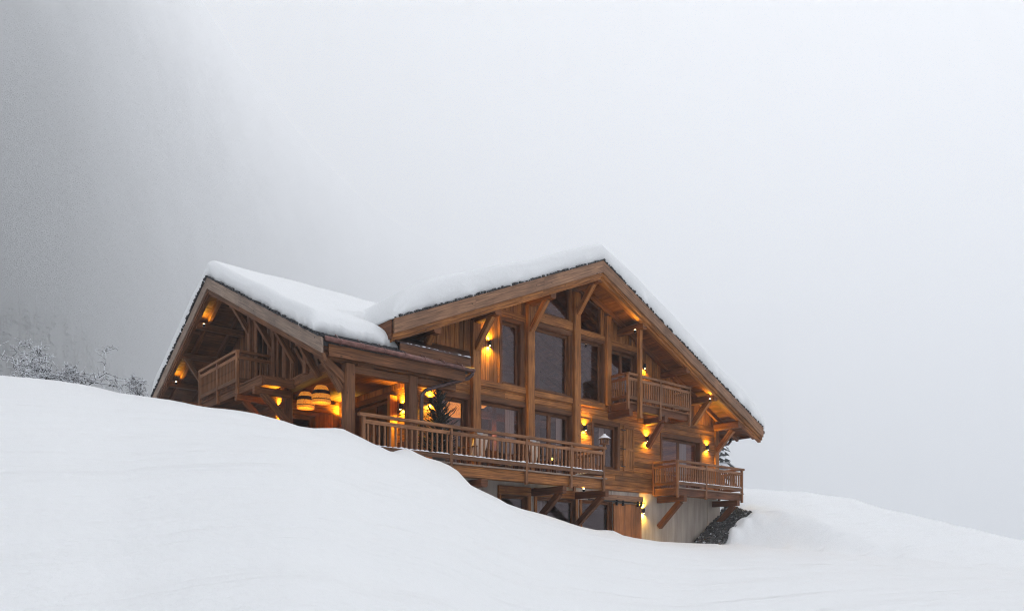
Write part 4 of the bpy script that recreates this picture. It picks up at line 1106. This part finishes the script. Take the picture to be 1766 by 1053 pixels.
# ------------------------------------------------------------------ snowy trees beyond the ridge
def twiggy(name, px, f, topy, label, spread, seed, n_main=6, lean=0, extra=()):
    rd = random.Random(seed); X, Y = at_f(px, f); zg = ground_z(X, Y) - .15; top = zr(topy, f); h = top - zg
    t = empty(name, (X, Y, zg)); tag(t, label, 'tree', 'snow-laden trees beyond the left ridge')
    wood_, sn = MB(), MB(); cnt = [0]
    def grow(p, d, L, r, lvl):
        pts = [p]; rad = [r]; n = 5; c = p.copy(); dd = d.copy()
        for i in range(n):
            dd = (dd + Vector((rd.gauss(0, .16), rd.gauss(0, .16), rd.gauss(0, .12) - (.05 if lvl > 1 else 0)))).normalized(); c = c + dd * (L / n); pts.append(c.copy()); rad.append(r * (1 - .7 * (i + 1) / n))
        if c.z < zg + .1: return
        wood_.tube(pts, rad, 5 if lvl < 2 else 4, False)
        sr = max(.011, r * .5)
        sn.tube([q_ + Vector((0, 0, rr_ * .75 + sr * .45)) for q_, rr_ in zip(pts[1:], rad[1:])], [sr * (.95 if i % 2 else .7) * rd.uniform(.8, 1.25) for i in range(len(pts) - 1)], 5, True)
        if lvl >= 4: return
        k = {0: n_main, 1: 6, 2: 6, 3: 4}[lvl]
        for i in range(k):
            f_ = rd.uniform(.25, 1) if lvl else rd.uniform(.35, 1); ix = min(n - 1, int(f_ * n)); b = pts[ix].lerp(pts[ix + 1], f_ * n - ix)
            side = Vector((rd.gauss(0, 1), rd.gauss(0, 1), rd.gauss(.25, .5))).normalized()
            nd = (dd * .55 + side * (1.0 if lvl else 1.1)).normalized()
            grow(b, nd, L * rd.uniform(.42, .66), max(.010, r * (1 - .6 * f_) * .58), lvl + 1)
    for dx, dy, dz, L, r in extra: grow(Vector((X, Y, zg + h * .2)), Vector((dx, dy, dz)).normalized(), L, r, 1)
    grow(Vector((X, Y, zg)), Vector((lean * CB, -lean * CA, 1)).normalized(), h * spread, .13, 0)
    wood_.build('branches', M['bark'], t); sn.build('snow_load', M['flake'], t)
RV = (CB, -CA)
random.seed(19)
twiggy('fruit_tree', 52, 30, 598, 'broad snow-laden tree at the left edge with one bare upright shoot', .60, 11, 7, extra=[(RV[0] * -.8, RV[1] * -.8, .5, 1.6, .05), (RV[0] * -.12, RV[1] * -.12, 1, 2.0, .035)])
twiggy('fruit_tree', 104, 31, 600, 'snow-laden tree leaning right with a long bare branch', .58, 23, 7, .25, extra=[(RV[0] * .75, RV[1] * .75, .8, 2.4, .045)])
twiggy('fruit_tree', 10, 29, 640, 'low snow-covered tree at the very left of the ridge', .55, 31, 5)
twiggy('shrub', 232, 33, 645, 'upright snowy shrub next to the foot of the left roof', .62, 51, 8)
twiggy('shrub', 258, 33, 664, 'snowy shrub half hidden by the left roof edge', .6, 71, 6)
# conifers
def conifer(q, sn, x, y, z, h, rad, rd, tiers=9, nb=9):
    q.tube([(x, y, z), (x, y, z + h)], [.012 * h, .002 * h], 5, False)
    for i in range(tiers):
        f = (i + .5) / tiers; zz = z + h * (.10 + .88 * f); r = rad * (1 - f)**.85 + .05 * rad
        for k in range(nb):
            a = rd.uniform(0, 6.28); L = r * rd.uniform(.75, 1.15); dr = L * rd.uniform(.35, .65)
            b = Vector((x, y, zz)); tip = Vector((x + L * math.cos(a), y + L * math.sin(a), zz - dr)); mid = b.lerp(tip, .5) + Vector((0, 0, .1 * L))
            s = Vector((-math.sin(a), math.cos(a), 0)) * L * .26
            q.add([b, mid + s, tip, mid - s, mid - Vector((0, 0, .22 * L))], [(0, 1, 2), (0, 2, 3), (1, 4, 2), (3, 2, 4), (0, 4, 1), (0, 3, 4)])
            if sn is not None and rd.random() < .97:
                u = Vector((0, 0, .05 * L)); sn.add([b + u, mid + s * 1.02 + u, tip + u, mid - s * 1.02 + u, mid + u * 2.6], [(0, 1, 4), (1, 2, 4), (2, 3, 4), (3, 0, 4)], None, True)
X, Y = at_f(1242, 66); zg = -3.0; t = empty('spruce_tree', (X, Y, zg)); tag(t, 'snow-covered spruce fading in the fog right of the house corner', 'tree')
q, sn = MB(), MB(); rd = random.Random(3); conifer(q, sn, X, Y, zg, zr(728, 66) - zg, 3.6, rd, 26, 18); q.build('crown', plain('fog_paled_needles', (.07, .08, .082), .9), t); sn.build('snow_load', M['flake'], t)  # needle colour paled to carry the grey of the fog

# mountainside in the fog on the left, with its forest
def foot(t):     # distance of the foot of the slope by bearing
    return float(np.interp(math.degrees(t), [-110, -60, -42, -35, -31, -28, -24, -20, -15, -8, 0, 10, 20], [300, 310, 335, 430, 650, 960, 1400, 1850, 2400, 3100, 3700, 4200, 4500]))
def mtn_z(X, Y, t, r):
    d = r - foot(t)
    z = d * float(np.interp(math.degrees(t), [-42, -35, -28, -18], [.95, 1.15, 1.75, 2.3])) + 70 * mnoise.noise(Vector((X * .0024, Y * .0024, 1))) * min(1, max(0, d / 180)) + 20 * mnoise.noise(Vector((X * .01, Y * .01, 1))) * min(1, max(0, d / 90))
    return -10 + z if z < 1450 else -10 + 1450 + 320 * math.tanh((z - 1450) / 400)
def polar(t, r):
    right, fwd = r * math.sin(t), r * math.cos(t); return CB * right + CA * fwd, -CA * right + CB * fwd
def mtn():
    th = np.radians(np.linspace(-110, 20, 200)); V = []; F = []; nr = 90
    for t in th:
        d0 = foot(t)
        for j in range(nr):
            r = d0 - 25 + 1700 * (j / (nr - 1))**1.3; X, Y = polar(t, r)
            V.append((X, Y, max(-40, mtn_z(X, Y, t, r))))
    for i in range(len(th) - 1):
        for j in range(nr - 1): F.append((i * nr + j, (i + 1) * nr + j, (i + 1) * nr + j + 1, i * nr + j + 1))
    me = bpy.data.meshes.new('hillside'); me.from_pydata(V, [], F); me.polygons.foreach_set('use_smooth', [True] * len(F))
    m_, n_, p_ = mat('mountain_forest_snow_haze'); g_ = N(n_, 'ShaderNodeNewGeometry'); sp = N(n_, 'ShaderNodeSeparateXYZ'); n_.links.new(g_.outputs['Position'], sp.inputs[0])
    nn = N(n_, 'ShaderNodeTexNoise'); nn.inputs['Scale'].default_value = .006; nn.inputs['Detail'].default_value = 6; n_.links.new(g_.outputs['Position'], nn.inputs['Vector'])
    ma = N(n_, 'ShaderNodeMath', operation='MULTIPLY_ADD'); n_.links.new(nn.outputs['Fac'], ma.inputs[0]); ma.inputs[1].default_value = 700; n_.links.new(sp.outputs[2], ma.inputs[2])
    mr = N(n_, 'ShaderNodeMapRange'); n_.links.new(ma.outputs[0], mr.inputs[0]); mr.inputs[1].default_value = 850; mr.inputs[2].default_value = 1900
    rp = ramp(n_, mr.outputs[0], [(0, (.10, .105, .11)), (.5, (.26, .27, .28)), (1, (.66, .67, .69))]); n_.links.new(rp.outputs[0], p_.inputs['Base Color']); p_.inputs['Roughness'].default_value = 1  # snow tone with height, haze put into the colour to dissolve the crest
    me.materials.append(m_); o = bpy.data.objects.new('hillside', me); COL.objects.link(o); tag(o, kind='structure')
    q = MB(); rd = random.Random(9)
    for k in range(1500):
        t = math.radians(rd.uniform(-44, -20)); d0 = foot(t); r = d0 + 30 + 120 * rd.random()**1.4
        X, Y = polar(t, r); z = mtn_z(X, Y, t, r)
        conifer(q, None, X, Y, z - 2, rd.uniform(18, 34), rd.uniform(3.2, 5.2), rd, 4, 5)
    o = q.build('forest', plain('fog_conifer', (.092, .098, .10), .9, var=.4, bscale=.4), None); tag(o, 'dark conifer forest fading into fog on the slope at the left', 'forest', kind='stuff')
mtn()

# unseen valley floor far below the meadow, added to dim the low fog
me = bpy.data.meshes.new('added_valley'); vs = []; fs = []
for i in range(25):
    for j in range(25):
        X = -2500 + 9400 * i / 24; Y = -2900 + 9800 * j / 24
        vs.append((X, Y, -64 + 6 * mnoise.noise(Vector((X * .001, Y * .001, 5)))))
for i in range(24):
    for j in range(24): a = i * 25 + j; fs.append((a, a + 25, a + 26, a + 1))
me.from_pydata(vs, [], fs); me.materials.append(plain('added_valley_floor', (.50, .52, .53), 1, var=.4, bscale=.02)); o = bpy.data.objects.new('added_valley', me); COL.objects.link(o); tag(o, kind='structure')

# ------------------------------------------------------------------ haze
def haze():
    x0, x1, y0, y1, z0, z1 = -2600, 7000, -3000, 7000, -75, 1860
    me = bpy.data.meshes.new('haze'); v = [(x, y, z) for z in (z0, z1) for y in (y0, y1) for x in (x0, x1)]
    me.from_pydata(v, [], [(0, 2, 3, 1), (4, 5, 7, 6), (0, 1, 5, 4), (2, 6, 7, 3), (0, 4, 6, 2), (1, 3, 7, 5)])
    m = bpy.data.materials.new('haze'); m.use_nodes = True; n = m.node_tree; n.nodes.clear()
    out = N(n, 'ShaderNodeOutputMaterial'); pv = N(n, 'ShaderNodeVolumePrincipled'); pv.inputs['Color'].default_value = (.97, .98, 1, 1)
    pv.inputs['Density'].default_value = .0008; pv.inputs['Anisotropy'].default_value = 0
    n.links.new(pv.outputs[0], out.inputs['Volume']); m.cycles.homogeneous_volume = True
    me.materials.append(m); o = bpy.data.objects.new('haze', me); COL.objects.link(o); tag(o, kind='stuff')
haze()
